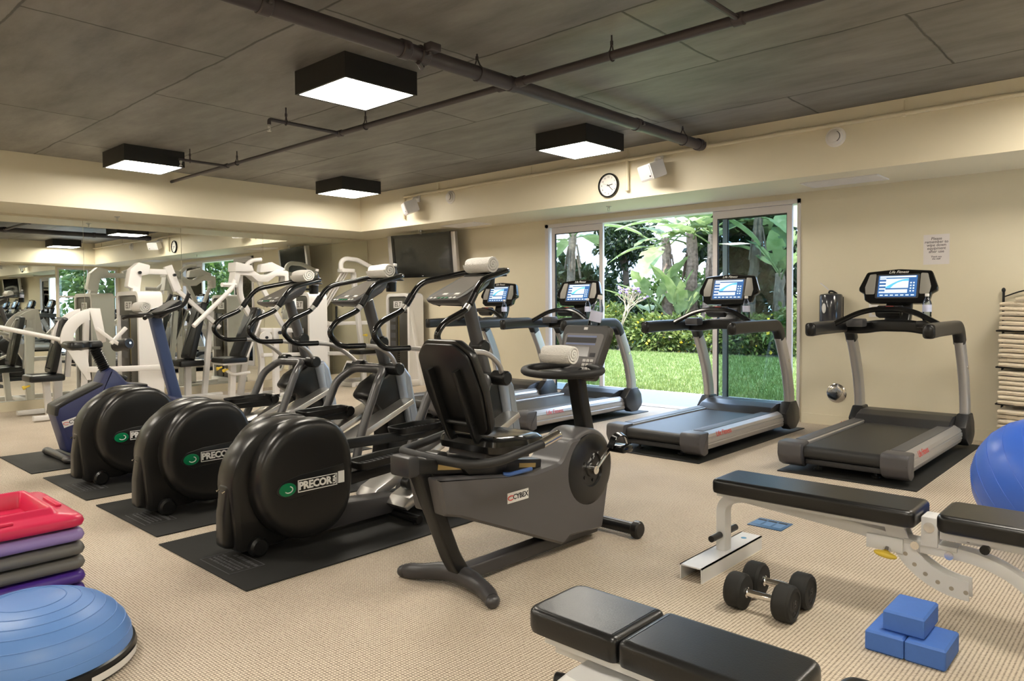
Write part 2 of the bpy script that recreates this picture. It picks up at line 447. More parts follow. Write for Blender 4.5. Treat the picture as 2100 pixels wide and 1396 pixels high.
# window at the end wall (seen in the mirror)
wf = MB()
for y in (WG0, 6.9, WG1-.05): wf.bx(XE+.04, XE+.10, y, y+.05, 0, 2.36)
for z in (0, .75, 1.55, 2.31): wf.bx(XE+.045, XE+.095, WG0, WG1, z, z+.05)
wr = struct('window_1', wf, WHITE, 'tall white framed window beside the end-wall mirrors', smooth=0)
for y0, y1 in ((6.2, 6.9), (6.95, 7.61)):
    for z0, z1 in ((.05, .75), (.8, 1.55), (1.6, 2.31)): ob('pane', MB().bx(XE+.066, XE+.07, y0, y1, z0, z1), GLASS, wr, smooth=0)

# sliding garden door
dr = bpy.data.objects.new('door_1', None); COL.objects.link(dr); tag(dr, 'white aluminium sliding garden door standing open', kind='structure')
f = MB(); f.bx(DX0, DX0+.055, YW-.02, YW+.16, 0, DZ); f.bx(DX1-.03, DX1, YW-.02, YW+.16, 0, DZ); f.bx(DX0, DX1, YW-.02, YW+.16, DZ-.045, DZ); f.bx(DX0, DX1, YW, YW+.18, -.02, .008)
ob('door_frame', f, WHITE, dr, smooth=0)
def leaf(x0, x1, y, glass, st=.055):
    m = MB(); m.bx(x0, x0+st, y, y+.035, .01, DZ-.047); m.bx(x1-st, x1, y, y+.035, .01, DZ-.047)
    m.bx(x0+st, x1-st, y, y+.035, .01, .10); m.bx(x0+st, x1-st, y, y+.035, DZ-.13, DZ-.047)
    o = ob('door_leaf', m, WHITE, dr, smooth=0)
    ob('pane', MB().bx(x0+st-.005, x1-st+.005, y+.015, y+.020, .095, DZ-.125), glass, o, smooth=0)
    g = MB()   # dark rubber seal around the pane
    for q in ((x0+st, x0+st+.008, .10, DZ-.13), (x1-st-.008, x1-st, .10, DZ-.13), (x0+st, x1-st, DZ-.140, DZ-.13), (x0+st, x1-st, .10, .108)): g.bx(q[0], q[1], y+.006, y+.029, q[2], q[3])
    ob('glazing_seal', g, BLK, o, smooth=0)
leaf(-6.385, -5.53, YW+.02, TINT); leaf(-3.99, -3.075, YW+.02, TINT); leaf(-3.90, -3.10, YW+.085, TINT)

# ------------------------------------------------------------------ ceiling lamps
def lamp(x, y, label):
    r = thing('ceiling_lamp', label, 'lamp', (x, y, ZC), group='square ceiling lamps')
    m = MB(); a = .315; h = .17
    for q in ((-a, a, -a, -a+.02), (-a, a, a-.02, a), (-a, -a+.02, -a+.02, a-.02), (a-.02, a, -a+.02, a-.02)): m.bx(q[0], q[1], q[2], q[3], -h, 0)
    m.bx(-a+.02, a-.02, -a+.02, a-.02, -.03, 0)
    ob('housing', m, LAMPB, r, smooth=0)
    ob('diffuser', MB().bx(-a+.022, a-.022, -a+.022, a-.022, -h+.002, -h+.02), DIFF, r, smooth=0)
    c = MB()
    for sx in (-.17, .17): c.cyl((sx, -a+.032, -h-.004), (sx, -a+.032, -h+.004), .006, n=8)
    ob('latch', c, ALU, r)
lamp(-4.50, 3.21, 'square black ceiling lamp beside the crossing of the sprinkler pipes')
lamp(-4.50, 5.91, 'square black ceiling lamp close to the wall clock and garden door')
lamp(-8.50, 5.91, 'square black ceiling lamp in the corner over the television')
lamp(-8.50, 3.22, 'square black ceiling lamp nearest the mirrors, beside the thin pipe end')
for x in (-8.5, -4.5, -.55):
    for y in (.52, -2.17): lamp(x, y, 'square black ceiling lamp out of sight behind the ellipticals')
lamp(-.55, 3.21, 'square black ceiling lamp above the free weight benches'); lamp(-.22, 5.91, 'square black ceiling lamp near the towel rack')

# ------------------------------------------------------------------ sprinkler pipes
ZP = 2.846
pr = thing('sprinkler_piping', 'dark painted sprinkler pipes hung under the concrete ceiling', 'pipe', (-3.59, 3.91, ZC))
def lp(*pts): return [(x+3.59, y-3.91, z-ZC) for x, y, z in pts]
ob('main_pipe', MB().tube(lp((-3.59, YN, ZP), (-3.59, YS-.06, ZP)), .050, 16), PIPE, pr)
ob('branch_pipe', MB().tube(lp((XE-.2, 3.91, ZP), (-3.59, 3.91, ZP)), .030, 12), PIPE, pr)
ob('branch_pipe', MB().tube(lp((-3.59, 3.91, ZP), (-5.74, 3.91, ZP)), .025, 12), PIPE, pr)
ob('branch_pipe', MB().tube(lp((-5.74, 3.91, ZP), (XS, 3.91, ZP)), .019, 12), PIPE, pr)
ob('branch_pipe', MB().tube(lp((-5.74, 3.91, ZP), (-5.74, 3.20, ZP), (-5.74, 3.20, ZP-.045)), .016, 10, .03), PIPE, pr)
ob('branch_pipe', MB().tube(lp((-7.97, 3.91, ZP), (-7.97, 3.38, ZP)), .015, 10), PIPE, pr)
ob('branch_pipe', MB().tube(lp((-1.86, 3.91, ZP), (-1.86, 1.6, ZP)), .016, 10), PIPE, pr)
for x, y, r_, ax in ((-3.59, 1.98, .060, 1), (-3.59, 2.92, .060, 1), (-3.59, 3.07, .060, 1), (-3.59, 5.55, .058, 1), (-3.59, 6.66, .060, 1), (-3.59, 3.91, .056, 1),
                 (-3.49, 3.91, .037, 0), (-3.69, 3.91, .034, 0), (-5.74, 3.91, .031, 0), (-7.97, 3.91, .027, 0), (-1.86, 3.91, .038, 0)):
    d = .035; a = lp((x-d*(ax == 0), y-d*(ax == 1), ZP), (x+d*(ax == 0), y+d*(ax == 1), ZP))
    m = MB().cyl(a[0], a[1], r_, n=16, bev=.006)
    if ax == 1 and abs(y-3.91) > .1:
        for s in (-1, 1): m.box((a[0][0]+s*(r_+.008), (a[0][1]+a[1][1])/2, a[0][2]), (.026, .022, .03), .004)
    ob('coupling', m, PIPE, pr)
for x, y, r_, ax in ((-3.59, 3.56, .050, 1), (-3.59, 6.35, .050, 1), (-2.72, 3.91, .030, 0), (-5.35, 3.91, .025, 0), (-7.72, 3.91, .019, 0), (-5.74, 3.36, .016, 1), (-7.97, 3.5, .015, 1), (-.6, 3.91, .03, 0)):
    c = lp((x, y, ZP))[0]; m = MB(); m.cyl((c[0], c[1], c[2]+r_+.05), (c[0], c[1], 0), .006, n=6)
    loop = []
    for i in range(13):
        a = math.pi*2*i/12+math.pi/2; dx = (r_+.005)*math.cos(a); dz = (r_+.005)*math.sin(a)+(.045 if i in (0, 12) else 0)
        loop.append((c[0]+(dx if ax == 1 else 0), c[1]+(dx if ax == 0 else 0), c[2]+dz))
    m.tube(loop, .005, 6); m.cyl((c[0], c[1], c[2]+r_+.035), (c[0], c[1], c[2]+r_+.062), .011, n=6)
    ob('hanger', m, PIPE, pr)
c = lp((-3.59, 3.02, ZP))[0]
ob('sway_brace', MB().tube([(c[0]+.02, c[1], c[2]-.06), (c[0]-.02, c[1]+.06, c[2]-.075), (c[0]-.03, c[1]+.09, c[2]-.03)], .016, 6).box((c[0]+.085, c[1]+.06, c[2]+.03), (.07, .09, .05), .006), PIPE, pr)
def head(m, o, z0):
    m.cyl((o[0], o[1], z0), (o[0], o[1], z0-.02), .014, n=10)
    m.tube([(o[0]-.012, o[1], z0-.018), (o[0]-.014, o[1], z0-.04), (o[0], o[1], z0-.052), (o[0]+.014, o[1], z0-.04), (o[0]+.012, o[1], z0-.018)], .003, 6)
    m.cyl((o[0], o[1], z0-.052), (o[0], o[1], z0-.056), .017, n=12); return m
a = lp((-5.74, 3.20, ZP-.045))[0]; ob('sprinkler_head', head(MB(), a, a[2]), ALU, pr)
a = lp((-7.97, 3.40, ZP-.012))[0]; ob('sprinkler_head', head(MB(), a, a[2]), ALU, pr)
for i, (x, y, l) in enumerate(((-5.02, 7.15, 'above the open garden door'), (-8.62, 7.3, 'above the television'), (-10.0, 3.45, 'over the mirrors'))):
    o = ob('soffit_sprinkler', head(MB().cyl((0, 0, .004), (0, 0, -.004), .032, n=16), (0, 0), 0), ALU, loc=(x, y, ZS-.004))
    tag(o, 'small chrome sprinkler head under the soffit '+l, 'sprinkler', 'soffit sprinklers')

# cream pipe along the soffit
YP = YS-.030
cp = thing('soffit_pipe', 'thin cream painted pipe running along the soffit above the clock', 'pipe', (-4.5, YP, 2.84))
ob('run', MB().tube([(-8.35+4.5, 0, -.32), (-8.35+4.5, 0, 0), (XE+4.5, 0, 0)], .020, 10, .03), CPIPE, cp)
ob('drop', MB().tube([(0, 0, 0), (0, 0, -.31)], .021, 10).cyl((0, 0, -.31), (0, 0, -.34), .025, n=10), CPIPE, cp)
for x in (-7.6, -5.9, -4.5, -3.55, -1.75, -.3):
    ob('pipe_clip', MB().box((x+4.5, .006, .0), (.03, .046, .05), .004).cyl((x+4.5, .01, .02), (x+4.5, .01, .11), .006, n=6), CPIPE, cp)

# speakers
def speaker(x, rz, label):
    r = thing('wall_speaker', label, 'speaker', (x, YS, 2.66), group='white wall speakers')
    b = MB(); M = Matrix.Translation((0, -.16, -.01)) @ Matrix.Rotation(rz, 4, 'Z') @ Matrix.Rotation(math.radians(20), 4, 'X'); b.at(M)
    b.prism([(-.13, -.09), (.13, -.09), (.09, .10), (-.09, .10)], -.085, .085, 'xy', .014)
    sh = ob('speaker_cabinet', b, WPLAS, r)
    g = MB().at(M); g.bx(-.115, .115, -.097, -.088, -.07, .07, .006); gr = ob('grille', g, mat('grille_white', (.66, .64, .66), .6, bump=(900, .5)), r)
    ob('badge', MB().at(M).box((.085, -.098, -.045), (.024, .004, .016)), INK, r)
    ob('bracket', MB().tube([(0, -.13, .06), (0, -.10, .13), (0, -.012, .14)], .012, 8, .03).box((0, -.008, .13), (.07, .016, .11), .004), WPLAS, r)
speaker(-4.10, math.radians(-28), 'white wall speaker on the soffit beside the clock')
speaker(-8.05, math.radians(-30), 'white wall speaker on the soffit above the television')
# smoke detectors
for x, l in ((-2.31, 'round white smoke detector on the soffit above the notice'), (-7.38, 'round white smoke detector on the soffit near the corner speaker')):
    r = thing('smoke_detector', l, 'smoke detector', (x, YS, 2.735), group='smoke detectors on the soffit')
    ob('base_plate', MB().lathe([(.088, 0), (.088, .008), (.080, .012)], (0, 0, 0), (0, -1, 0), 32), WPLAS, r)
    ob('sensor_dome', MB().lathe([(.068, .012), (.066, .030), (.058, .040), (.048, .042), (.047, .052), (.04, .056)], (0, 0, 0), (0, -1, 0), 28), WPLAS, r)
    ob('vent_slot', MB().tube([(.049*math.cos(a), -.047, .049*math.sin(a)) for a in [math.radians(d) for d in range(-60, 61, 15)]], .0035, 6), INK, r)
# clock
ck = thing('wall_clock', 'round wall clock with black rim on the soffit above the garden door', 'clock', (-4.76, YS, 2.59))
ob('rim', MB().lathe([(.118, 0), (.136, 0), (.138, .02), (.132, .032), (.120, .032), (.117, .020), (.118, 0)], (0, 0, 0), (0, -1, 0), 40, cap=False), BLKG, ck)
fc = ob('dial', MB().lathe([(.120, .002), (.120, .016)], (0, 0, 0), (0, -1, 0), 40), mat('dial_white', (.82, .80, .76), .5), ck)
for i in range(12):
    a = math.radians(90-30*(i+1)); letters(str(i+1), .027, INK, fc, (1, 0, 0), (0, 0, 1), (.093*math.cos(a), -.0165, .093*math.sin(a)), name='numeral')
for nm, ang, L_, wd in (('hour_hand', 8, .055, .006), ('minute_hand', -45, .085, .004), ('second_hand', 160, .08, .0015)):
    a = math.radians(ang); ob(nm, MB().tube([(-.018*math.cos(a), -.020, -.018*math.sin(a)), (L_*math.cos(a), -.020, L_*math.sin(a))], wd/1.4, 6), INK, ck)
# ceiling vents in the soffit
def vent(x0, x1, y0, y1, label):
    r = thing('air_vent', label, 'air vent', ((x0+x1)/2, (y0+y1)/2, ZS), group='soffit air vents')
    a, b = (x1-x0)/2, (y1-y0)/2; m = MB()
    for q in ((-a, a, -b, -b+.02), (-a, a, b-.02, b), (-a, -a+.02, -b+.02, b-.02), (a-.02, a, -b+.02, b-.02)): m.bx(q[0], q[1], q[2], q[3], -.01, 0)
    ob('vent_frame', m, WPLAS, r, smooth=0)
    k = int((2*b-.04)/.02); sl = None
    for i in range(k):
        if sl is None: sl = ob('slat', MB().bx(-a+.02, a-.02, -.0075, .0075, -.007, -.003), WPLAS, r, smooth=0); s = sl
        else: s = sl.copy(); COL.objects.link(s)
        s.location = (0, -b+.03+i*.02, 0); s.rotation_euler = (.5, 0, 0)
vent(-2.75, -2.05, 7.10, 7.46, 'slim white air vent in the soffit above the rightmost treadmill')
vent(-7.95, -7.25, 7.10, 7.46, 'slim white air vent in the soffit near the television')

# ================================================================== MATS
def fmat(x0, x1, y0, y1, label, logo=None):
    cx, cy = (x0+x1)/2, (y0+y1)/2; a, b = (x1-x0)/2, (y1-y0)/2
    r = thing('floor_mat', label, 'mat', (cx, cy, 0), group='black rubber equipment mats')
    ob('rubber_sheet', MB().bx(-a, a, -b, b, 0, .008, .003), RUB, r)
    if logo:
        lx, ly = logo[0]-cx, logo[1]-cy; w_, h_ = .155, .09; m = MB()
        for q in ((-w_, w_, -h_, -h_+.004), (-w_, w_, h_-.004, h_), (-w_, -w_+.004, -h_, h_), (w_-.004, w_, -h_, h_)): m.bx(lx+q[0], lx+q[1], ly+q[2], ly+q[3], .008, .0092)
        ob('logo_border', m, GREY, r, smooth=0)
        g = random.Random(int(-cx*10)); m = MB()            # worn, unreadable print
        for row, (yy, hh) in enumerate(((.045, .026), (.012, .013), (-.012, .013), (-.034, .013), (-.056, .013))):
            x = -.135+(.05 if row == 0 else 0)
            while x < .12:
                w1 = g.uniform(.012, .03)*(1.4 if row == 0 else .7); m.bx(lx+x, lx+x+w1, ly+yy, ly+yy+hh*g.uniform(.6, 1), .008, .0090); x += w1+.006
        ob('logo_print', m, GREY, r, smooth=0)['kind'] = 'stuff'
    return r

# ================================================================== TREADMILLS
def arc3(f, n): return [f(i/n) for i in range(n+1)]
def make_treadmill(label, loc):
    r = thing('treadmill', label, 'treadmill', loc, group='treadmills along the garden wall')
    for s in (-1, 1):
        sec = [(.275, .205), (.285, .212), (.385, .212), (.425, .192), (.437, .170), (.431, .166), (.431, .160), (.440, .156), (.440, .126), (.433, .122), (.433, .116), (.438, .110), (.420, .070), (.375, .052), (.30, .060), (.275, .10)]
        ra = ob('side_rail', MB().prism([(s*x, z) for x, z in sec], .10, 1.66, 'xz'), SILV, r, smooth=.4)
        ob('foot_strip', MB().prism(rrect(.095, 1.42, .012, 3, s*.335, .86), .205, .2165, 'xy', .003), GREY, ra)
        letters('Life Fitness', .060, RED, ra, (0, s, 0), (-s*.45, 0, .9), (s*.4345, .40 if s > 0 else 1.3, .181), shear=.35, depth=.0006)
        e = MB(); prof = fillet([(-.035, .218), (.12, .218), (.12, .045), (.06, .028), (-.005, .055), (-.040, .12)], [.035, .004, .02, .03, .05, .05])
        xs = sorted((s*.268, s*.448)); e.prism(prof, xs[0], xs[1], 'yz', .014)
        ec = ob('end_cap', e, mat('endcap_grey', (.075, .072, .078), .4), r)
        g = MB()
        for q in (.315, .40): g.cyl((s*q, -.037, .142), (s*q, -.030, .142), .0075, n=8)
        xs = sorted((s*.285, s*.44)); g.bx(xs[0], xs[1], -.0385, -.030, .140, .144); ob('cap_seam', g, BLK, ec)
        # upright: silver mast leaning back towards the runner
        up = [(s*.425, 1.80, .24), (s*.425, 1.785, .40), (s*.425, 1.735, .58), (s*.425, 1.655, .76), (s*.425, 1.575, .905), (s*.425, 1.555, .94)]
        ob('upright', MB().tube(up, 1, sec=rrect(.068, .125, .025, 4), up=(0, 1, 0)), SILV, r)
        b = fillet([(1.61, .20), (1.72, .30), (1.87, .30), (1.94, .22), (1.965, .10), (1.86, .028), (1.74, .03), (1.64, .10)], [.02, .012, .012, .05, .06, .06, .04, .04])
        xs = sorted((s*.375, s*.470)); ob('upright_boot', MB().prism(b, xs[0], xs[1], 'yz', .014), DGREY, r)
        # armrest with elbow going down to the upright
        ap = [(s*.425, .56, 1.035), (s*.425, .75, 1.042), (s*.425, 1.45, 1.045), (s*.425, 1.52, 1.0), (s*.425, 1.565, .92)]
        sec2 = rrect(.085, .108, .03, 4)
        ob('armrest', MB().tube(ap, 1, sec=sec2, up=(0, 0, 1), fil=.12, seg=6), mat('armrest_charcoal', (.020, .0195, .019), .4), r)
        ob('armrest_tip', MB().ell((s*.425, .565, 1.035), (.041, .022, .052), 14, 8), BLK, r)
        ob('upright_badge', MB().cyl((s*.459, 1.70, .70), (s*.463, 1.70, .70), .017, n=14), CHROME, r)
    belt = fillet([(.0, .195), (1.64, .195), (1.64, .10), (.0, .10)], [.045, .01, .01, .045], 5)
    ob('running_belt', MB().prism(belt, -.262, .262, 'yz'), mat('belt_black', (.020, .020, .020), .42, bump=(600, .1)), r)
    ob('rear_crossbar', MB().bx(-.26, .26, .03, .09, .058, .098, .006), DGREY, r)
    for s in (-1, 1):
        ob('foot', MB().cyl((s*.20, .12, .085), (s*.20, .12, .02), .010, n=8).cyl((s*.20, .12, .022), (s*.20, .12, .0085), .030, n=14).box((s*.2, .12, .08), (.06, .06, .03), .004), BLK, r)
    hood = fillet([(1.43, .198), (1.52, .255), (1.64, .285), (1.83, .285), (1.92, .22), (1.95, .10), (1.90, .045), (1.43, .045)], [.01, .08, .06, .05, .05, .05, .02, .01])
    hd = ob('motor_hood', MB().prism(hood, -.374, .374, 'yz', .02), DGREY, r)
    # console bridge and handlebar
    ob('console_bridge', MB().tube([(-.40, 1.36, 1.035), (-.25, 1.31, 1.03), (-.12, 1.28, 1.055), (.12, 1.28, 1.055), (.25, 1.31, 1.03), (.40, 1.36, 1.035)], 1, sec=rrect(.09, .10, .02, 3), up=(0, 0, 1), fil=.06), BLK, r)
    ob('handlebar', MB().tube([(-.40, 1.02, 1.068), (-.37, 1.03, 1.085), (-.22, 1.07, 1.165), (-.10, 1.09, 1.195), (.10, 1.09, 1.195), (.22, 1.07, 1.165), (.37, 1.03, 1.085), (.40, 1.02, 1.068)], .023, 10, .07), BLKG, r)
    ob('accessory_tray', MB().bx(-.335, -.20, 1.12, 1.24, 1.045, 1.115, .012), GREY, r)
    ob('accessory_tray', MB().bx(.20, .335, 1.12, 1.24, 1.045, 1.10, .012), BLK, r)
    # keypad
    M = Matrix.Translation((0, 1.14, 1.18)) @ Matrix.Rotation(math.radians(38), 4, 'X')
    kp = ob('keypad', MB().at(M).loft(rrect(.20, .10, .02, 4), [(.02, -.05), (0, -.02), (0, .018), (.008, .025)], 'xy'), BLK, r)
    for x, y, m_, w_ in ((0, .022, RED, .06), (0, -.026, mat('orange_key', (.8, .2, .03), .4), .06), (-.075, .0, GREY, .022), (.075, .0, GREY, .022), (0, 0, mat('green_key', (.05, .3, .08), .4), .04), (-.05, .02, GREY, .02), (.05, .02, GREY, .02), (-.05, -.02, GREY, .02), (.05, -.02, GREY, .02)):
        ob('key', MB().at(M).bx(x-w_/2, x+w_/2, y-.007, y+.007, .022, .029, .002), m_, kp)
    # console: local frame u right, v up, facing the runner
    tilt = math.radians(18)
    M = Matrix.Translation((0, 1.38, 1.385)) @ Matrix.Rotation(math.radians(90)-tilt, 4, 'X')
    out = fillet([(-.20, -.155), (.20, -.155), (.250, -.125), (.262, -.065), (.303, -.040), (.305, -.010), (.252, .130), (0, .152), (-.252, .130), (-.305, -.010), (-.303, -.040), (-.262, -.065), (-.250, -.125)],
                 [.02, .02, .02, .02, .015, .03, .03, .3, .03, .03, .015, .02, .02], 3)
    cs = ob('console', MB().at(M).loft(out, [(.05, -.075), (.015, -.05), (0, -.02), (0, .012), (.006, .02), (.012, .02)], 'xy'), BLKG, r)
    ob('bezel', MB().at(M).prism(rrect(.335, .215, .015, 3, 0, -.005), .018, .0225), INK, cs)
    sc_ = ob('screen', MB().at(M).prism(rrect(.300, .190, .004, 2, 0, -.005), .0225, .0235), SKIN_SCREEN, cs, smooth=0)
    im = MB().at(M)
    im.bx(-.090, .085, -.022, .062, .0235, .0240)
    ob('screen_window', im, SCR_W, cs, smooth=0)
    wv = [(-.090, -.022)]+[(-.090+.175*t, -.012+.072*math.sin(t*1.57)) for t in np.linspace(0, 1, 8)]+[(.085, .040), (.04, .040), (0, .026), (-.03, .005), (-.052, -.022)]
    ob('screen_wave', MB().at(M).prism([(float(a), float(b)) for a, b in wv], .0240, .0244), SCR_C, cs, smooth=0)
    ln = MB().at(M)
    for k in range(5): ln.bx(-.14, -.09, .055-k*.03, .068-k*.03, .0235, .0240)
    for k in range(7): ln.bx(-.13+k*.04, -.105+k*.04, -.090, -.08, .0235, .0240)
    ln.bx(-.095, .080, -.066, -.034, .0235, .0240); ln.bx(-.14, .14, .072, .086, .0235, .024)
    for a in range(2):
        for c in range(4): ln.bx(.098+a*.022, .110+a*.022, -.055+c*.024, -.043+c*.024, .0235, .024)
    ob('screen_menu', ln, SCR_W, cs, smooth=0)
    for s in (-1, 1):
        ob('speaker_panel', MB().at(M).prism(fillet([(s*.172, -.075), (s*.245, -.075), (s*.255, -.01), (s*.225, .105), (s*.172, .110)], .012, 3), .018, .0245, 'xy', .003), mat('speaker_tan', (.25, .235, .21), .5), cs)
    letters('Life Fitness', .034, PLATEW, cs, M.to_3x3() @ Vector((1, 0, 0)), M.to_3x3() @ Vector((0, 1, 0)), M @ Vector((0, .122, .0205)), shear=.35)
    ob('console_neck', MB().tube([(0, 1.36, 1.06), (0, 1.42, 1.16), (0, 1.44, 1.28)], 1, sec=rrect(.20, .07, .02, 3), up=(0, 1, 0), fil=.05), BLK, r)
    return r
TX = [-1.785, -3.235, -5.05, -6.32]
tm = make_treadmill('treadmill with a lit blue screen, under the paper notice', (TX[0], 5.39, .008))
TL = ['treadmill with a lit blue screen, under the paper notice', 'treadmill before the closed glass leaf of the garden door', 'treadmill before the open garden door, behind the recumbent bike', 'treadmill below the television end of the wall, farthest from the towels']
for i in (1, 2, 3): dup(tm, (TX[i], (5.23, 5.23, 5.25)[i-1], .008), TL[i])
fmat(-2.222, -1.28, 5.33, 7.42, 'black rubber mat under the treadmill below the notice')
fmat(-3.69, -2.775, 5.16, 7.33, 'black rubber mat under the treadmill by the closed door leaf')
fmat(-5.51, -4.59, 5.16, 7.33, 'black rubber mat under the treadmill at the open door')
fmat(-6.78, -5.86, 5.18, 7.35, 'black rubber mat under the treadmill nearest the television')

# ================================================================== BOTTLES AND TOWEL ROLLS
def make_bottle(label, loc, rot=(0, 0, 0), group='water bottles on the machines'):
    r = thing('water_bottle', label, 'bottle', loc, group=group); r.rotation_euler = rot
    ob('bottle_body', MB().lathe([(.024, 0), (.031, .004), (.033, .015), (.031, .025), (.033, .04), (.031, .052), (.033, .065), (.033, .14), (.028, .158), (.016, .182), (.0125, .19), (.0125, .20)], n=20), PET, r)
    ob('water', MB().lathe([(.022, .003), (.030, .006), (.0305, .15), (.026, .157)], n=16), PET, r)
    ob('label_band', MB().lathe([(.0335, .072), (.0337, .073), (.0337, .128), (.0335, .129)], n=20), mat('bottle_label', (.58, .60, .78), .4), r)
    ob('cap', MB().lathe([(.0145, .196), (.0155, .198), (.0155, .215), (.013, .218)], n=16), WPLAS, r)
    return r
def make_towel(label, loc, rz=0, L=.24, r0=.062, group='rolled white towels on the machines', turns=3.0):
    """rolled hand towel: a spiral sheet with a real end scroll"""
    n = 90; th = r0/turns*.74; o = []; i_ = []
    for k in range(n+1):
        a = k/n*turns*2*math.pi; ro = .008+(r0-.008)*k/n
        o.append((ro*math.cos(a), ro*math.sin(a))); q = max(ro-th, .002); i_.append((q*math.cos(a), q*math.sin(a)))
    vs = []; fs = []; m = 9; rnd = random.Random(int(loc[0]*100))
    for j in range(m):
        t = j/(m-1); y = (t-.5)*L
        for (a, b), (c, d) in zip(o, i_):
            k1 = (1-.06*(abs(2*t-1)**6))*(1+.035*math.sin(7*t+loc[0]*9)+.02*math.sin(math.atan2(b, a)*3+5*t))
            wb = .006*math.sin(a*60+j)*.3
            vs.append((a*k1, y+(wb if j in (0, m-1) else 0), b*k1)); vs.append((c, y+wb, d))
    k = 2*(n+1)
    for j in range(m-1):
        for q in range(n):
            a = j*k+2*q; fs.append((a, a+2, a+2+k, a+k)); fs.append((a+1, a+1+k, a+3+k, a+3))
        a = j*k+2*n; fs.append((a, a+1, a+1+k, a+k)); fs.append((j*k, j*k+k, j*k+k+1, j*k+1))
    for q in range(n):
        fs.append((2*q, 2*q+1, 2*q+3, 2*q+2)); b = (m-1)*k+2*q; fs.append((b, b+2, b+3, b+1))
    mb = MB(); mb._add(vs, fs)
    ob_ = ob('towel_roll', mb, TERRY, loc=loc, rot=(0, 0, rz), smooth=1.0)
    return tag(ob_, label, 'towel', group)

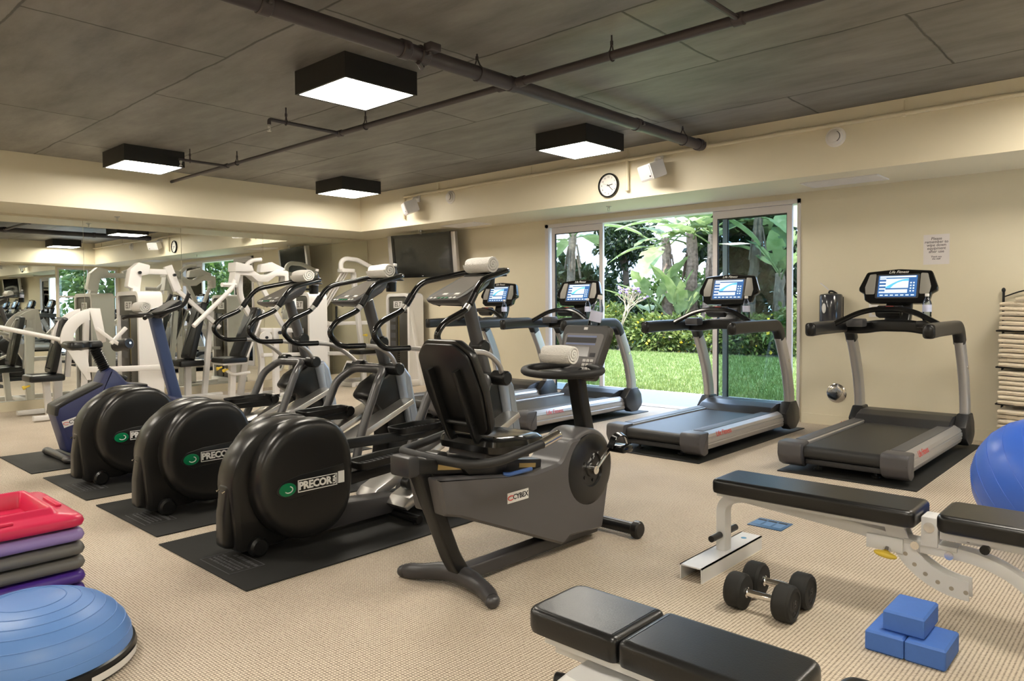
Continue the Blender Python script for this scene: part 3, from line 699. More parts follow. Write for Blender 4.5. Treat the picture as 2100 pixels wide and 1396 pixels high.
# ================================================================== ELLIPTICALS
BADGE_T = False
def make_elliptical(label, loc):
    r = thing('elliptical_trainer', label, 'elliptical trainer', loc, group='ellipticals in a row on rubber mats')
    # casing: a narrow spine between two swollen side discs
    def dshape(cy, cz, ar, af, bz, pf, n=44):
        """egg outline: round at the rear, squarer towards the front"""
        q = []
        for i in range(n):
            t = 2*math.pi*i/n; c, s_ = math.cos(t), math.sin(t); p = pf if c > 0 else 1.0
            q.append((cy+(af if c > 0 else ar)*math.copysign(abs(c)**p, c), cz+bz*math.copysign(abs(s_)**(.86 if c > 0 else 1.0), s_)))
        return q
    D = dshape(.405, .36, .285, .270, .308, .74)
    spine = [q for q in dshape(.375, .36, .335, .31, .302, .70, 48) if not (q[0] < .40 and q[1] < .36)]; FX = .206
    k0 = max(range(len(spine)), key=lambda i: (spine[i][0] < .1, -spine[i][1]))      # last point at the rear, then straight down to the floor
    spine = spine[:k0+1]+[(.050, .20), (.062, .05), (.085, .03), (.30, .03)]+spine[k0+1:]
    ob('casing_spine', MB().loft(spine, [(.03, -.085), (.006, -.078), (0, -.066), (0, .066), (.006, .078), (.03, .085)], 'yz'), CASE, r, smooth=.8)
    ob('rear_cover', MB().prism(fillet([(.012, .06), (.10, .04), (.16, .36), (.10, .42), (.035, .36), (.015, .22)], .03, 3), -.05, .05, 'yz', .02, 3), CASE, r)
    for q in (-.03, .03): ob('screw', MB().cyl((q, .03, .34), (q, .018, .335), .005, n=8), CHROME, r)
    for s in (-1, 1):
        L_ = [(.02, s*.07), (.003, s*.080), (0, s*.092), (0, s*.160), (.005, s*.178), (.015, s*.192), (.032, s*.201), (.055, s*.205), (.10, s*FX)]
        d = ob('side_disc', MB().loft(D, L_, 'yz'), CASE, r, smooth=.8)
        # logo band: lens-shaped raised rim, badge and name plate
        band = fillet([(.195, .325), (.24, .375), (.34, .395), (.600, .412), (.606, .325), (.42, .292), (.28, .278)], [.03, .03, .1, .01, .01, .1, .03], 4)
        ob('logo_band', MB().prism(band, s*(FX-.018), s*(FX+.003), 'yz', .003), mat('band_black', (.006, .006, .006), .28), d)
        ob('badge', MB().lathe([(.048, 0), (.047, .003), (.040, .004)], (s*(FX+.002), .268, .333), (s, 0, 0), 24, (.70, 1) if BADGE_T else (1, .70)), GREENB, d)
        ob('badge_ring', MB().tube([(s*(FX+.0065), .272+.022*math.cos(a), .333+.016*math.sin(a)) for a in np.linspace(-2.6, 1.2, 12)], .0028, 6), PLATEW, d)
        fr = MB(); y0, y1, z0, z1 = .325, .556, .308, .370
        for q in ((y0, y1, z0, z0+.004), (y0, y1, z1-.004, z1), (y0, y0+.004, z0, z1), (y1-.004, y1, z0, z1)): fr.bx(*sorted((s*FX, s*(FX+.005))), *q)
        fr.bx(*sorted((s*FX, s*(FX+.005))), .562, .600, z0+.006, z1+.006)
        ob('plate_border', fr, PLATEW, d, smooth=0)
        letters('PRECOR', .053, PLATEW, d, (0, s, 0), (0, 0, 1), (s*(FX+.0036), .426 if s > 0 else .455, .338), bold=.0022, space=.95)
        letters('USA', .024, PLATEW, d, (0, 0, 1), (0, -s, 0), (s*(FX+.0036), .540 if s > 0 else .342, .339), bold=.0014)
        ob('transport_wheel', MB().cyl((s*.06, .165, .049), (s*.125, .165, .049), .049, n=20, bev=.012), BLK, r)
        # ramp track
        ob('ramp_track', MB().prism([(.98, .10), (1.01, .075), (1.98, .50), (1.96, .535), (1.02, .145)], s*.065 if s > 0 else -.235, .235 if s > 0 else -.065, 'yz', .006), ALU, r, smooth=.4)
        # pedal arm, pedal and roller
        if s > 0: A = [(.15, .58, .30), (.15, 1.06, .335)]; pc = (.155, .88, .375); rt = .02
        else: A = [(-.15, .56, .44), (-.15, 1.62, .415)]; pc = (-.155, 1.40, .455); rt = -.02
        ob('pedal_arm', MB().tube(A, 1, sec=rrect(.035, .062, .01, 2), up=(0, 0, 1)), BLK, r)
        Mp = Matrix.Translation(pc) @ Matrix.Rotation(rt+.04, 4, 'X')
        foot = fillet([(-.075, -.18), (.075, -.18), (.085, .05), (.06, .20), (-.06, .20), (-.085, .05)], .04, 3)
        p = ob('pedal', MB().at(Mp).loft(foot, [(.02, -.018), (0, -.005), (-.008, .028), (-.004, .032), (.008, .030), (.014, .004), (.02, .002)], 'xy'), BLK, r)
        tr = MB().at(Mp)
        for k in range(9): tr.bx(-.055, .055, -.13+k*.03, -.118+k*.03, .001, .006)
        ob('tread_rib', tr, DGREY, p, smooth=0)
        e = A[1]; zr = .145+(e[1]+.02-1.02)*.415+.040
        ob('track_roller', MB().cyl((e[0]-.03, e[1]+.02, zr), (e[0]+.03, e[1]+.02, zr), .038, n=18, bev=.006), BLK, r)
    ob('base_beam', MB().prism(fillet([(.55, .03), (1.05, .03), (1.9, .03), (1.98, .09), (1.5, .09), (1.02, .13), (.58, .17)], .02, 2), -.075, .075, 'yz', .012), GUN, r)
    ob('stabiliser_bar', MB().tube([(-.30, 1.04, .03), (.30, 1.04, .03)], .024, 10), BLK, r)
    for s in (-1, 1): ob('levelling_foot', MB().cyl((s*.27, 1.04, .03), (s*.27, 1.04, .0), .022, n=12), BLK, r)
    # arch frame
    ob('arch_frame', MB().tube([(-.285, 1.36, .03), (-.26, 1.44, .32), (-.25, 1.60, .67), (-.17, 1.70, .765), (.17, 1.73, .775), (.25, 1.62, .70), (.26, 1.46, .34), (.285, 1.36, .03)], .031, 14, .055, 6), TUBEG, r)
    tw = fillet([(1.62, .56), (1.70, .66), (1.92, .775), (1.99, .72), (2.05, .40), (2.10, .02), (1.80, .02), (1.83, .25), (1.80, .42), (1.72, .50)], [.04, .05, .04, .03, .1, .01, .01, .1, .1, .05])
    ob('drive_tower', MB().prism(tw, -.105, .105, 'yz', .02), BLK, r)
    sh = fillet([(1.885, .755), (1.975, .775), (2.035, .70), (2.10, .40), (2.135, .03), (2.05, .03), (2.0, .30), (1.94, .52)], [.02, .03, .05, .15, .01, .01, .1, .1])
    ob('front_shield', MB().prism(sh, -.135, .135, 'yz', .03, 3), SHIELD, r)
    for s in (-1, 1): ob('pivot_cap', MB().cyl((s*.16, 1.80, .775), (s*.285, 1.80, .775), .048, n=18, bev=.01), BLK, r)
    ob('pivot_axle', MB().cyl((-.16, 1.80, .775), (.16, 1.80, .775), .03, n=12), BLK, r)
    ob('console_mast', MB().tube([(0, 1.895, .74), (0, 1.80, 1.02), (0, 1.715, 1.29)], 1, sec=rrect(.085, .072, .03, 4), up=(0, 1, 0)), TUBEG, r)
    ob('mast_collar', MB().cyl((-.06, 1.825, .965), (.06, 1.825, .965), .052, n=16, bev=.01), BLK, r)
    # console: tilted plate facing the user
    M = Matrix.Translation((0, 1.655, 1.362)) @ Matrix.Rotation(math.radians(26), 4, 'X') @ Matrix.Scale(.92, 4)
    out = fillet([(-.17, -.20), (.17, -.20), (.19, -.12), (.155, .17), (.10, .21), (-.10, .21), (-.155, .17), (-.19, -.12)], .04, 3)
    cs = ob('console', MB().at(M).loft(out, [(.07, -.075), (.03, -.05), (.004, -.02), (0, .0), (.006, .008)], 'xy'), mat('console_graphite', (.07, .068, .068), .35), r)
    ob('display_face', MB().at(M).prism(fillet([(-.145, -.165), (.145, -.165), (.125, .165), (-.125, .165)], .025, 3), .006, .0105), mat('display_bronze', (.14, .125, .11), .3, coat=.5), cs)
    for k in range(7): ob('key', MB().at(M).prism(circ(.011, 10, -.12+k*.04, -.183), .004, .012), GREENB if k in (2, 3, 4) else PLATEW, cs)
    for k, t in enumerate((-.09, -.03, .03, .09)): ob('readout', MB().at(M).bx(t-.022, t+.022, -.135, -.11, .0105, .0115), PLATEW if k % 2 else GREY, cs, smooth=0)
    # handlebars: S-curved, foam black above, bare steel below
    def bar(s): return [(s*.13, 1.935, 1.478), (s*.20, 1.90, 1.474), (s*.29, 1.56, 1.403), (s*.30, 1.445, 1.25), (s*.30, 1.40, 1.21), (s*.30, 1.235, 1.145), (s*.30, 1.17, 1.065), (s*.30, 1.26, .968), (s*.30, 1.47, .966)]
    for s in (-1, 1):
        h = ob('handlebar', MB().tube(bar(s), .0195, 12, .075, 5), BLKG, r)
        ob('grip_sleeve', MB().tube([(s*.297, 1.495, 1.318), (s*.30, 1.447, 1.253)], .0235, 12), BLK, h)
        ob('grip_band', MB().tube([(s*.30, 1.437, 1.247), (s*.30, 1.413, 1.222)], .021, 12), ALU, h)
        ob('lower_arm', MB().tube([(s*.30, 1.465, .966), (s*.30, 1.60, .952), (s*.28, 1.73, .87), (s*.235, 1.80, .785)], .0165, 12, .09, 6), SILV, r)
    ob('reading_rack', MB().prism(fillet([(-.135, 1.80), (.135, 1.80), (.135, 1.975), (-.135, 1.975)], .03, 3), 1.440, 1.452, 'xy', .004).bx(-.02, .02, 1.80, 1.86, 1.39, 1.445).tube([(-.13, 1.935, 1.478), (.13, 1.935, 1.478)], .0195, 10), BLK, r)
    ob('bottle_cup', MB().lathe([(.030, 1.352), (.040, 1.354), (.044, 1.43), (.040, 1.43), (.036, 1.364), (.02, 1.362)], (-.10, 2.022, .008), (0, 0, 1), 20).bx(-.12, -.08, 1.93, 1.985, 1.39, 1.41), BLK, r)
    return r
EX = [-3.475, -4.57, -5.695]
EL = ['black elliptical trainer standing between the recumbent bike and its twins', 'black elliptical trainer in the middle of the row of three', 'black elliptical trainer standing next to the blue upright bike']
e0 = make_elliptical(EL[0], (EX[0], 1.62, .008))
for i in (1, 2): dup(e0, (EX[i], 1.62, .008), EL[i])
fmat(-3.955, -3.01, 1.53, 3.85, 'black rubber mat with outlined logo under the elliptical nearest the recumbent bike', (-3.40, 1.66))
fmat(-5.045, -4.095, 1.575, 3.85, 'black rubber mat with logo under the middle elliptical', (-4.50, 1.70))
fmat(-6.165, -5.225, 1.575, 3.85, 'black rubber mat with logo under the elliptical beside the blue bike', (-5.62, 1.70))
fmat(-7.315, -6.383, 1.555, 3.1, 'black rubber mat under the blue upright bike')
for i, nm in enumerate(('nearest the recumbent bike', 'in the middle of the row', 'beside the blue bike')):
    make_towel('rolled white towel on the rack of the elliptical '+nm, (EX[i]+.0, 3.468, 1.527), math.radians(-93))
    make_bottle('small water bottle leaning behind the towel on the elliptical '+nm, (EX[i]-.10, 3.645, 1.378), (math.radians(-5), math.radians(7), 0))

# ================================================================== RECUMBENT BIKE
RX, RY = -2.36, 1.90
rb = thing('recumbent_bike', 'dark grey recumbent exercise bike with black mesh-back seat', 'exercise bike', (RX, RY, 0))
# footing
ob('rear_foot', MB().tube([(-.27, .215, .030), (-.20, .225, .040), (-.06, .30, .055), (.06, .30, .055), (.20, .27, .040), (.27, .235, .030)], [.030, .036, .042, .042, .036, .030], 12, .05).ell((-.275, .21, .028), (.03, .034, .028), 12, 8).ell((.275, .232, .028), (.03, .036, .028), 12, 8), GUN, rb)
ob('floor_beam', MB().tube([(0, .30, .055), (0, 1.30, .050)], 1, sec=rrect(.07, .065, .012, 3), up=(0, 0, 1)), GUN, rb)
ob('rear_leg', MB().tube([(0, .06, .60), (0, .10, .50), (0, .255, .14), (0, .31, .06)], 1, sec=rrect(.075, .065, .012, 3), up=(0, 1, 0), fil=.05), BLK, rb)
ff = ob('front_stabiliser', MB().cyl((-.22, 1.40, .046), (.22, 1.40, .046), .032, n=16), BLK, rb)
for s in (-1, 1): ob('end_wheel', MB().cyl((s*.20, 1.40, .046), (s*.245, 1.40, .046), .046, n=20, bev=.008), BLK, ff)
# body: boat-shaped shell
prof = fillet([(.09, .535), (.13, .37), (.22, .345), (.92, .055), (.97, .085), (1.25, .065), (1.27, .14), (1.32, .36), (1.15, .58), (.98, .57), (.90, .47), (.70, .455)], [.01, .02, .02, .02, .01, .02, .02, .06, .06, .05, .08, .03])
body = ob('body_shell', MB().loft(prof, [(.012, -.105), (.0, -.09), (0, .09), (.012, .105)], 'yz'), mat('bike_grey', (.085, .081, .083), .38, bump=(700, .06)), rb, smooth=.4)
wh = [(1.14+.21*math.cos(a), .40+.21*math.sin(a)) for a in np.linspace(0, 2*math.pi, 40, endpoint=False)]
ob('wheel_hood', MB().prism([(float(a), float(b)) for a, b in wh], -.098, .098, 'yz', .02, 3), MATS['bike_grey'], rb)
for s in (-1, 1):
    d = ob('wheel_disc', MB().lathe([(.185, 0), (.183, .010), (.165, .018), (.09, .022), (.085, .012), (.04, .012), (.035, .02)], (s*.096, 1.14, .40), (s, 0, 0), 36), mat('disc_black', (.012, .0115, .011), .32), rb)
    b = MB()
    for k in range(5):
        a = 2*math.pi*k/5; b.cyl((s*.107, 1.14+.062*math.cos(a), .40+.062*math.sin(a)), (s*.113, 1.14+.062*math.cos(a), .40+.062*math.sin(a)), .010, n=10)
    ob('disc_bolt', b, BLK, d)
    a = math.radians(38) if s > 0 else math.radians(218)
    ey, ez = 1.14+.17*math.cos(a), .40+.17*math.sin(a)
    ck_ = ob('crank', MB().tube([(s*.135, 1.14, .40), (s*.145, ey, ez)], .011, 10).cyl((s*.10, 1.14, .40), (s*.145, 1.14, .40), .022, n=14), CHROME, rb)
    ob('pedal', MB().bx(*sorted((s*.155, s*.255)), ey-.045, ey+.045, ez-.022, ez+.018, .012).tube([(s*.17, ey-.05, ez), (s*.18, ey-.02, ez+.065), (s*.21, ey+.03, ez+.07), (s*.22, ey+.05, ez)], 1, sec=rrect(.05, .008, .002, 1), fil=.03), BLKG, ck_)
# seat rail
ob('seat_rail', MB().tube([(0, .0, .592), (0, .80, .470)], 1, sec=rrect(.115, .062, .01, 2), up=(0, 0, 1)), BLK, rb)
ob('rail_cap', MB().box((0, .0, .592), (.125, .06, .085), .012), DGREY, rb)
for s in (-1, 1):
    ob('rail_label', MB().at(Matrix.Translation((s*.0585, .22, .558)) @ Matrix.Rotation(-.151, 4, 'X')).bx(-.001, .001, -.09, .09, -.012, .012), mat('brass_label', (.42, .30, .12), .4, .5), rb, smooth=0)
    ob('rail_label', MB().at(Matrix.Translation((s*.0585, .70, .486)) @ Matrix.Rotation(-.151, 4, 'X')).bx(-.001, .001, -.06, .06, -.010, .010), MATS['brass_label'], rb, smooth=0)
ob('carriage', MB().prism(fillet([(.20, .60), (.56, .545), (.52, .475), (.30, .51)], .02, 2), -.075, .075, 'yz', .008), BLK, rb)
ob('adjust_lever', MB().tube([(.085, .50, .482), (.10, .52, .478), (.10, .68, .478)], .010, 8, .02), mat('lever_blue', (.05, .12, .35), .4), rb)
ob('seat', MB().at(Matrix.Translation((0, .53, .625)) @ Matrix.Rotation(-.06, 4, 'X')).loft(fillet([(-.19, -.20), (.19, -.20), (.20, .02), (.15, .20), (.05, .215), (-.05, .215), (-.15, .20), (-.20, .02)], .07, 4), [(.05, -.045), (.01, -.03), (0, .0), (.008, .022), (.03, .036), (.07, .038)], 'xy'), BLKG, rb)
ob('seat_pan', MB().at(Matrix.Translation((0, .50, .575)) @ Matrix.Rotation(-.1, 4, 'X')).prism(rrect(.26, .30, .03, 3), -.012, .012), DGREY, rb)
# backrest: shell behind, pad in front
Mb = Matrix.Translation((0, .285, .875)) @ Matrix.Rotation(math.radians(90+21), 4, 'X')     # local y up along back
bo = fillet([(-.155, -.21), (.155, -.21), (.185, .0), (.17, .18), (.10, .24), (-.10, .24), (-.17, .18), (-.185, .0)], .06, 4)
ob('backrest', MB().at(Mb).loft(bo, [(.05, -.055), (.012, -.045), (0, -.02), (.0, -.006), (.015, .0)], 'xy'), VINYL, rb)
ob('back_shell', MB().at(Mb).prism(fillet([(-.145, -.2), (.145, -.2), (.175, .0), (.16, .175), (.095, .23), (-.095, .23), (-.16, .175), (-.175, .0)], .06, 4), -.0, .016, 'xy', .006), BLK, rb)
for s in (-1, 1):
    ob('back_post', MB().tube([Mb @ Vector((s*.085, .12, .03)), Mb @ Vector((s*.085, -.20, .03)), (s*.085, .42, .58)], 1, sec=rrect(.04, .022, .005, 2), fil=.04), BLK, rb)
ob('post_bridge', MB().tube([Mb @ Vector((-.10, -.14, .03)), Mb @ Vector((.10, -.14, .03))], .010, 8), BLK, rb)
ob('seat_handle', MB().tube([(-.28, .62, .655), (-.28, .56, .64), (-.27, .28, .60), (-.23, .155, .60), (0, .14, .60), (.23, .155, .60), (.27, .28, .60), (.28, .56, .64), (.28, .62, .655)], .020, 12, .10, 6), mat('foam_black', (.012, .012, .0125), .55), rb)
for s in (-1, 1): ob('pulse_grip', MB().tube([(s*.28, .545, .637), (s*.28, .66, .662)], .0215, 12).ell((s*.28, .662, .663), (.0215, .014, .0215), 12, 8), CHROME if s else CHROME, rb)
ob('handle_bracket', MB().box((0, .17, .60), (.09, .06, .05), .008), BLK, rb)
# column, ring handlebar and console
ob('column', MB().tube([(0, 1.24, .56), (0, 1.19, .74), (0, 1.15, .92)], 1, sec=rrect(.075, .075, .012, 3), up=(0, 1, 0)), BLK, rb)
ring = [(.225*math.cos(a), 1.04+.15*math.sin(a), .915+.012*math.sin(a)) for a in np.linspace(0, 2*math.pi, 32, endpoint=False)]
ob('ring_handlebar', MB().tube(ring, .020, 12, closed=True), MATS['foam_black'], rb)
ob('ring_plate', MB().prism(rrect(.20, .20, .03, 3, 0, 1.07), .895, .915, 'xy', .006), BLK, rb)
M = Matrix.Translation((0, 1.215, 1.0)) @ Matrix.Rotation(math.radians(68), 4, 'X')
co = fillet([(-.125, -.15), (.125, -.15), (.155, .10), (.15, .15), (-.15, .15), (-.155, .10)], .03, 4)
cs = ob('console', MB().at(M).loft(co, [(.03, -.05), (0, -.025), (0, .008), (.008, .016)], 'xy'), mat('console_brown', (.030, .027, .025), .4), rb)
ob('face_panel', MB().at(M).prism(fillet([(-.105, -.13), (.105, -.13), (.13, .10), (-.13, .10)], .02, 3), .014, .018), mat('panel_grey', (.16, .15, .15), .45), cs)
ob('readout', MB().at(M).bx(-.11, .085, .048, .075, .018, .0195), INK, cs, smooth=0)
ob('readout', MB().at(M).bx(-.05, .055, -.03, .025, .018, .0195), mat('lcd_brown', (.035, .022, .012), .2), cs, smooth=0)
q = MB().at(M); q.bx(-.11, .085, .078, .088, .018, .0192); q.bx(-.11, .085, .036, .045, .018, .0192)
ob('label_strip', q, mat('strip_blue', (.18, .22, .40), .5), cs, smooth=0)
for i in range(3):
    for j in range(4): ob('key', MB().at(M).bx(.03+i*.024, .048+i*.024, -.125+j*.022, -.110+j*.022, .018, .0215, .001), PLATEW, cs, smooth=0)
ob('readout', MB().at(M).bx(.065, .10, -.03, -.008, .018, .0195), INK, cs, smooth=0)
ob('badge', MB().at(M).bx(-.012, .012, .122, .136, .016, .0175), PLATEW, cs, smooth=0)
lp_ = ob('logo_plate', MB().at(frame((0, .9848, 0), (0, 0, 1), (.1055, .58, .37))).bx(-.072, .072, -.024, .024, -.03, .0015), PLATEW, rb, smooth=0)
letters('CYBEX', .034, INK, lp_, (0, 1, 0), (0, 0, 1), (.1075, .596, .37), bold=.0006)
ob('logo_swirl', MB().tube([(.1078, .530+.020*math.cos(a), .37+.010*math.sin(a)) for a in np.linspace(.6, 5.4, 10)], .0025, 6), RED, lp_)
make_towel('rolled white towel lying on the ring handlebar of the recumbent bike', (RX-.01, RY+1.03, 1.0), math.radians(-88), .19, .056)
make_bottle('half empty water bottle leaning on top of the recumbent bike console', (RX-.02, RY+1.325, 1.092), (math.radians(-6), math.radians(12), 0))
ob('bottle_cup', MB().lathe([(.030, 1.066), (.042, 1.068), (.047, 1.13), (.042, 1.13), (.036, 1.078), (.02, 1.076)], (-.02, 1.325, 0), (0, 0, 1), 20).bx(-.05, .01, 1.26, 1.29, 1.05, 1.09), BLK, rb)

# ================================================================== UPRIGHT BIKE (blue)
BX, BY = -6.85, 1.80
ub = thing('upright_bike', 'blue upright exercise bike with black saddle standing before the weight machines', 'exercise bike', (BX, BY, .008))
pf = fillet([(.02, .37), (.03, .44), (.10, .48), (.36, .60), (.40, .70), (.455, .735), (.50, .70), (.58, .60), (.74, .56), (.92, .46), (1.08, .40), (1.12, .22), (1.02, .06), (.16, .03), (.10, .06)], [.05, .04, .05, .05, .04, .02, .03, .05, .05, .1, .06, .1, .05, .03, .03])
sh_ = ob('body_shell', MB().loft(pf, [(.03, -.115), (.006, -.10), (0, -.08), (0, .08), (.006, .10), (.03, .115)], 'yz'), NAVY, ub)
tp = fillet([(.012, .37), (.022, .45), (.10, .492), (.36, .612), (.75, .572), (.75, .545), (.37, .575), (.12, .455), (.06, .42), (.045, .36)], .015, 2)
ob('top_band', MB().prism(tp, -.112, .112, 'yz', .012), DGREY, ub)
ob('rear_foot', MB().tube([(-.28, .06, .032), (.28, .06, .032)], .030, 12).ell((-.28, .06, .03), (.05, .04, .03), 12, 8).ell((.28, .06, .03), (.07, .045, .03), 12, 8), GUN, ub)
ob('front_foot', MB().tube([(-.26, 1.02, .032), (.26, 1.02, .032)], .030, 12), GUN, ub)
bt = [(.038 if i % 2 else .048, i*.009) for i in range(30)]
ob('seat_boot', MB().lathe(bt, (0, .46, .66), (0, -.42, 1), 16), BLK, ub)
ob('saddle', MB().loft(fillet([(-.13, -.0), (.13, -.0), (.11, .11), (.035, .19), (.03, .29), (-.03, .29), (-.035, .19), (-.11, .11)], [.05, .05, .06, .06, .02, .02, .06, .06], 4), [(.03, .905), (.0, .925), (0, .95), (.012, .972), (.03, .978)], 'xy').at(None), BLK, ub, loc=(0, .13, -.01))
ob('adjust_knob', MB().cyl((0, .53, .66), (0, .58, .63), .018, n=12).cyl((0, .58, .63), (0, .60, .618), .028, n=12), BLK, ub)
ob('column', MB().tube([(0, 1.04, .38), (0, .98, .62), (0, .86, 1.16)], 1, sec=rrect(.085, .095, .018, 3), up=(0, 1, 0)), NAVYL, ub)
ob('handlebar', MB().tube([(-.25, .68, 1.155), (-.22, .70, 1.165), (-.12, .80, 1.175), (.12, .80, 1.175), (.22, .70, 1.165), (.25, .68, 1.155)], .018, 10, .06), BLK, ub)
ob('horn_bar', MB().tube([(-.06, .80, 1.18), (-.19, .86, 1.20), (-.20, 1.04, 1.26), (-.19, 1.09, 1.37)], .018, 10, .05).tube([(.06, .80, 1.18), (.19, .86, 1.20), (.20, 1.04, 1.26), (.19, 1.09, 1.37)], .018, 10, .05), BLK, ub)
Mc = Matrix.Translation((0, .95, 1.235)) @ Matrix.Rotation(math.radians(32), 4, 'X')
cs = ob('console', MB().at(Mc).loft(rrect(.26, .26, .03, 3), [(.03, -.04), (0, -.02), (0, .01), (.008, .018)], 'xy'), DGREY, ub)
ob('display_face', MB().at(Mc).bx(-.10, .10, -.09, .10, .018, .020), GREY, cs, smooth=0)
ob('towel_tray', MB().bx(-.10, .10, .68, .82, 1.185, 1.197, .005), BLK, ub)
for s in (-1, 1):
    a = 0.6 if s > 0 else 0.6+math.pi
    ey, ez = .62+.16*math.cos(a), .26+.16*math.sin(a)
    c_ = ob('crank', MB().tube([(s*.12, .62, .26), (s*.15, ey, ez)], .012, 10), CHROME, ub)
    ob('pedal', MB().bx(*sorted((s*.155, s*.25)), ey-.045, ey+.045, ez-.02, ez+.02, .01), BLK, c_)
lp_ = ob('logo_plate', MB().at(frame((0, .96, .28), (0, -.28, .96), (.1145, .155, .315))).bx(-.085, .085, -.028, .028, -.02, .002), PLATEW, ub, smooth=0)
letters('CYBEX', .040, INK, lp_, (0, .96, .28), (0, -.28, .96), (.1175, .176, .321), bold=.0006)
ob('logo_swirl', MB().tube([(.118, .098+.022*math.cos(a), .299+.011*math.sin(a)) for a in np.linspace(.6, 5.4, 10)], .0025, 6), RED, lp_)
make_towel('rolled white towel lying on the handlebar tray of the blue bike', (BX, BY+.745, 1.262), math.radians(-88), .20, .056)

# ================================================================== WEIGHT MACHINES
def sq(m, pts, w_=.075, d_=.05, up=(0, 0, 1), fil=0): return m.tube(pts, 1, sec=rrect(w_, d_, .008, 2), up=up, fil=fil)
def stack_tower(r, x, y, h=1.46, w_=.29):
    """dark shrouded weight stack facing -y with a white wrap-around frame"""
    out = fillet([(x-w_, 0), (x-w_, h), (x+w_, h), (x+w_, 0)], [0, .10, .10, 0], 5)
    inn = fillet([(x-w_+.045, 0), (x-w_+.045, h-.05), (x+w_-.045, h-.05), (x+w_-.045, 0)], [0, .07, .07, 0], 5)
    v = [(a, y-.02, b) for a, b in out]+[(a, y-.02, b) for a, b in inn]+[(a, y+.27, b) for a, b in out]+[(a, y+.27, b) for a, b in inn]
    k = len(out); fs = []
    for i in range(k-1):
        fs += [(i, i+1, k+i+1, k+i), (2*k+i, 3*k+i, 3*k+i+1, 2*k+i+1), (i, 2*k+i, 2*k+i+1, i+1), (k+i, k+i+1, 3*k+i+1, 3*k+i)]
    fs += [(0, k, 3*k, 2*k), (k-1, 3*k-1, 4*k-1, 2*k-1)]
    m = MB(); m._add(v, fs); ob('tower_frame', m, MWHITE, r)
    hd = ob('tower_header', MB().bx(x-w_+.046, x+w_-.046, y, y+.25, h-.30, h-.055, .01), mat('header_olive', (.075, .072, .055), .4), r)
    ob('logo_plate', MB().bx(x-.12, x+.10, y-.005, y+.001, h-.235, h-.125), PLATEW, hd, smooth=0)
    letters('ELT', .10, MATS['header_olive'], hd, (1, 0, 0), (0, 0, 1), (x-.01, y-.0062, h-.18), shear=.2, bold=.001)
    sh = MB(); sh.bx(x-w_+.05, x-.055, y+.012, y+.24, .10, h-.302, .008); sh.bx(x-.005, x+w_-.05, y+.012, y+.24, .10, h-.302, .02)
    s_ = ob('weight_shroud', sh, SHROUD, r)
    ob('guide_rod', MB().cyl((x-.032, y+.03, .1), (x-.032, y+.03, h-.3), .009, n=8), mat('brass_rod', (.32, .26, .10), .35, .6), r)
    pl = None
    for i in range(13):
        if pl is None: pl = ob('weight_plate', MB().bx(x-.052, x-.012, y+.02, y+.2, -.014, .014, .003), BLK, r); q = pl
        else: q = pl.copy(); COL.objects.link(q)
        q.location = (0, 0, .14+i*.033)
    for i in range(4): ob('instruction_sticker', MB().bx(x-w_+.07, x-.09, y+.0095, y+.0125, .62+i*.13, .70+i*.13), GREY, s_, smooth=0)
    ob('tower_base', MB().bx(x-w_-.01, x+w_+.02, y-.04, y+.29, .0, .10, .01), MWHITE, r)
def pad(r, name, M, w_, h_, t, rad=.04, m=None):
    return ob(name, MB().at(M).loft(rrect(w_, h_, rad, 4), [(.02, 0), (.003, .008), (0, t*.5), (.006, t*.85), (.03, t), (.06, t*1.02)], 'xy'), m or VINYL, r)
TILTB = lambda x, y, z, deg, rz=0: Matrix.Translation((x, y, z)) @ Matrix.Rotation(rz, 4, 'Z') @ Matrix.Rotation(math.radians(90-deg), 4, 'X')
def knob(r, p, d=(.0, -1, -.3)):
    d = Vector(d).normalized()*.05; p = Vector(p)
    ob('pull_knob', MB().cyl(p, p+d, .012, n=8).cyl(p+d, p+d*1.5, .022, n=12), YEL, r)

# machine by the blue bike: seated arm press with curved fan plates
m1 = thing('weight_machine', 'white seated arm machine with fan-shaped plates and roller pad, behind the blue bike', 'weight machine', (-9.4, 3.0, 0), group='white weight machines at the mirrors')
O = lambda x, y, z: (x+9.4, y-3.0, z)
def L3(*a): return [O(*p) for p in a]
stack_tower(m1, -.31, .46, 1.46, .36)
ob('frame_post', sq(MB(), L3((-9.95, 2.72, 0), (-9.95, 2.72, 1.0)), .09, .07, (1, 0, 0)), MWHITE, m1)
ob('frame_post', sq(MB(), L3((-9.45, 2.84, 0), (-9.45, 2.90, 1.20)), .06, .06, (1, 0, 0)), MWHITE, m1)
ob('base_frame', sq(sq(sq(MB(), L3((-9.95, 2.3, .04), (-9.95, 3.5, .04))), L3((-9.3, 2.3, .04), (-9.3, 3.5, .04))), L3((-9.95, 2.7, .04), (-9.3, 2.7, .04))), MWHITE, m1)
ob('cross_beam', sq(MB(), L3((-9.25, 2.85, .55), (-9.12, 3.05, .545), (-9.12, 3.72, .53), (-9.5, 3.72, .53)), .09, .06, fil=.05), MWHITE, m1)
fan = [(2.95+.37*math.cos(math.radians(a)), .885+.37*math.sin(math.radians(a))) for a in range(100, 186, 7)]+[(2.66, .80)]+[(2.95+.24*math.cos(math.radians(a)), .885+.24*math.sin(math.radians(a))) for a in range(185, 99, -8)]
ob('fan_strut', MB().prism([(y-3.0, z) for y, z in [(2.88, 1.255), (3.0, 1.25), (3.06, .86), (2.98, .84)]], .085, .105, 'yz', .003), MWHITE, m1)
for x in (-9.62, -9.30): ob('fan_plate', MB().prism([(y-3.0, z) for y, z in fan], x+9.4-.012, x+9.4+.012, 'yz', .003), MWHITE, m1)
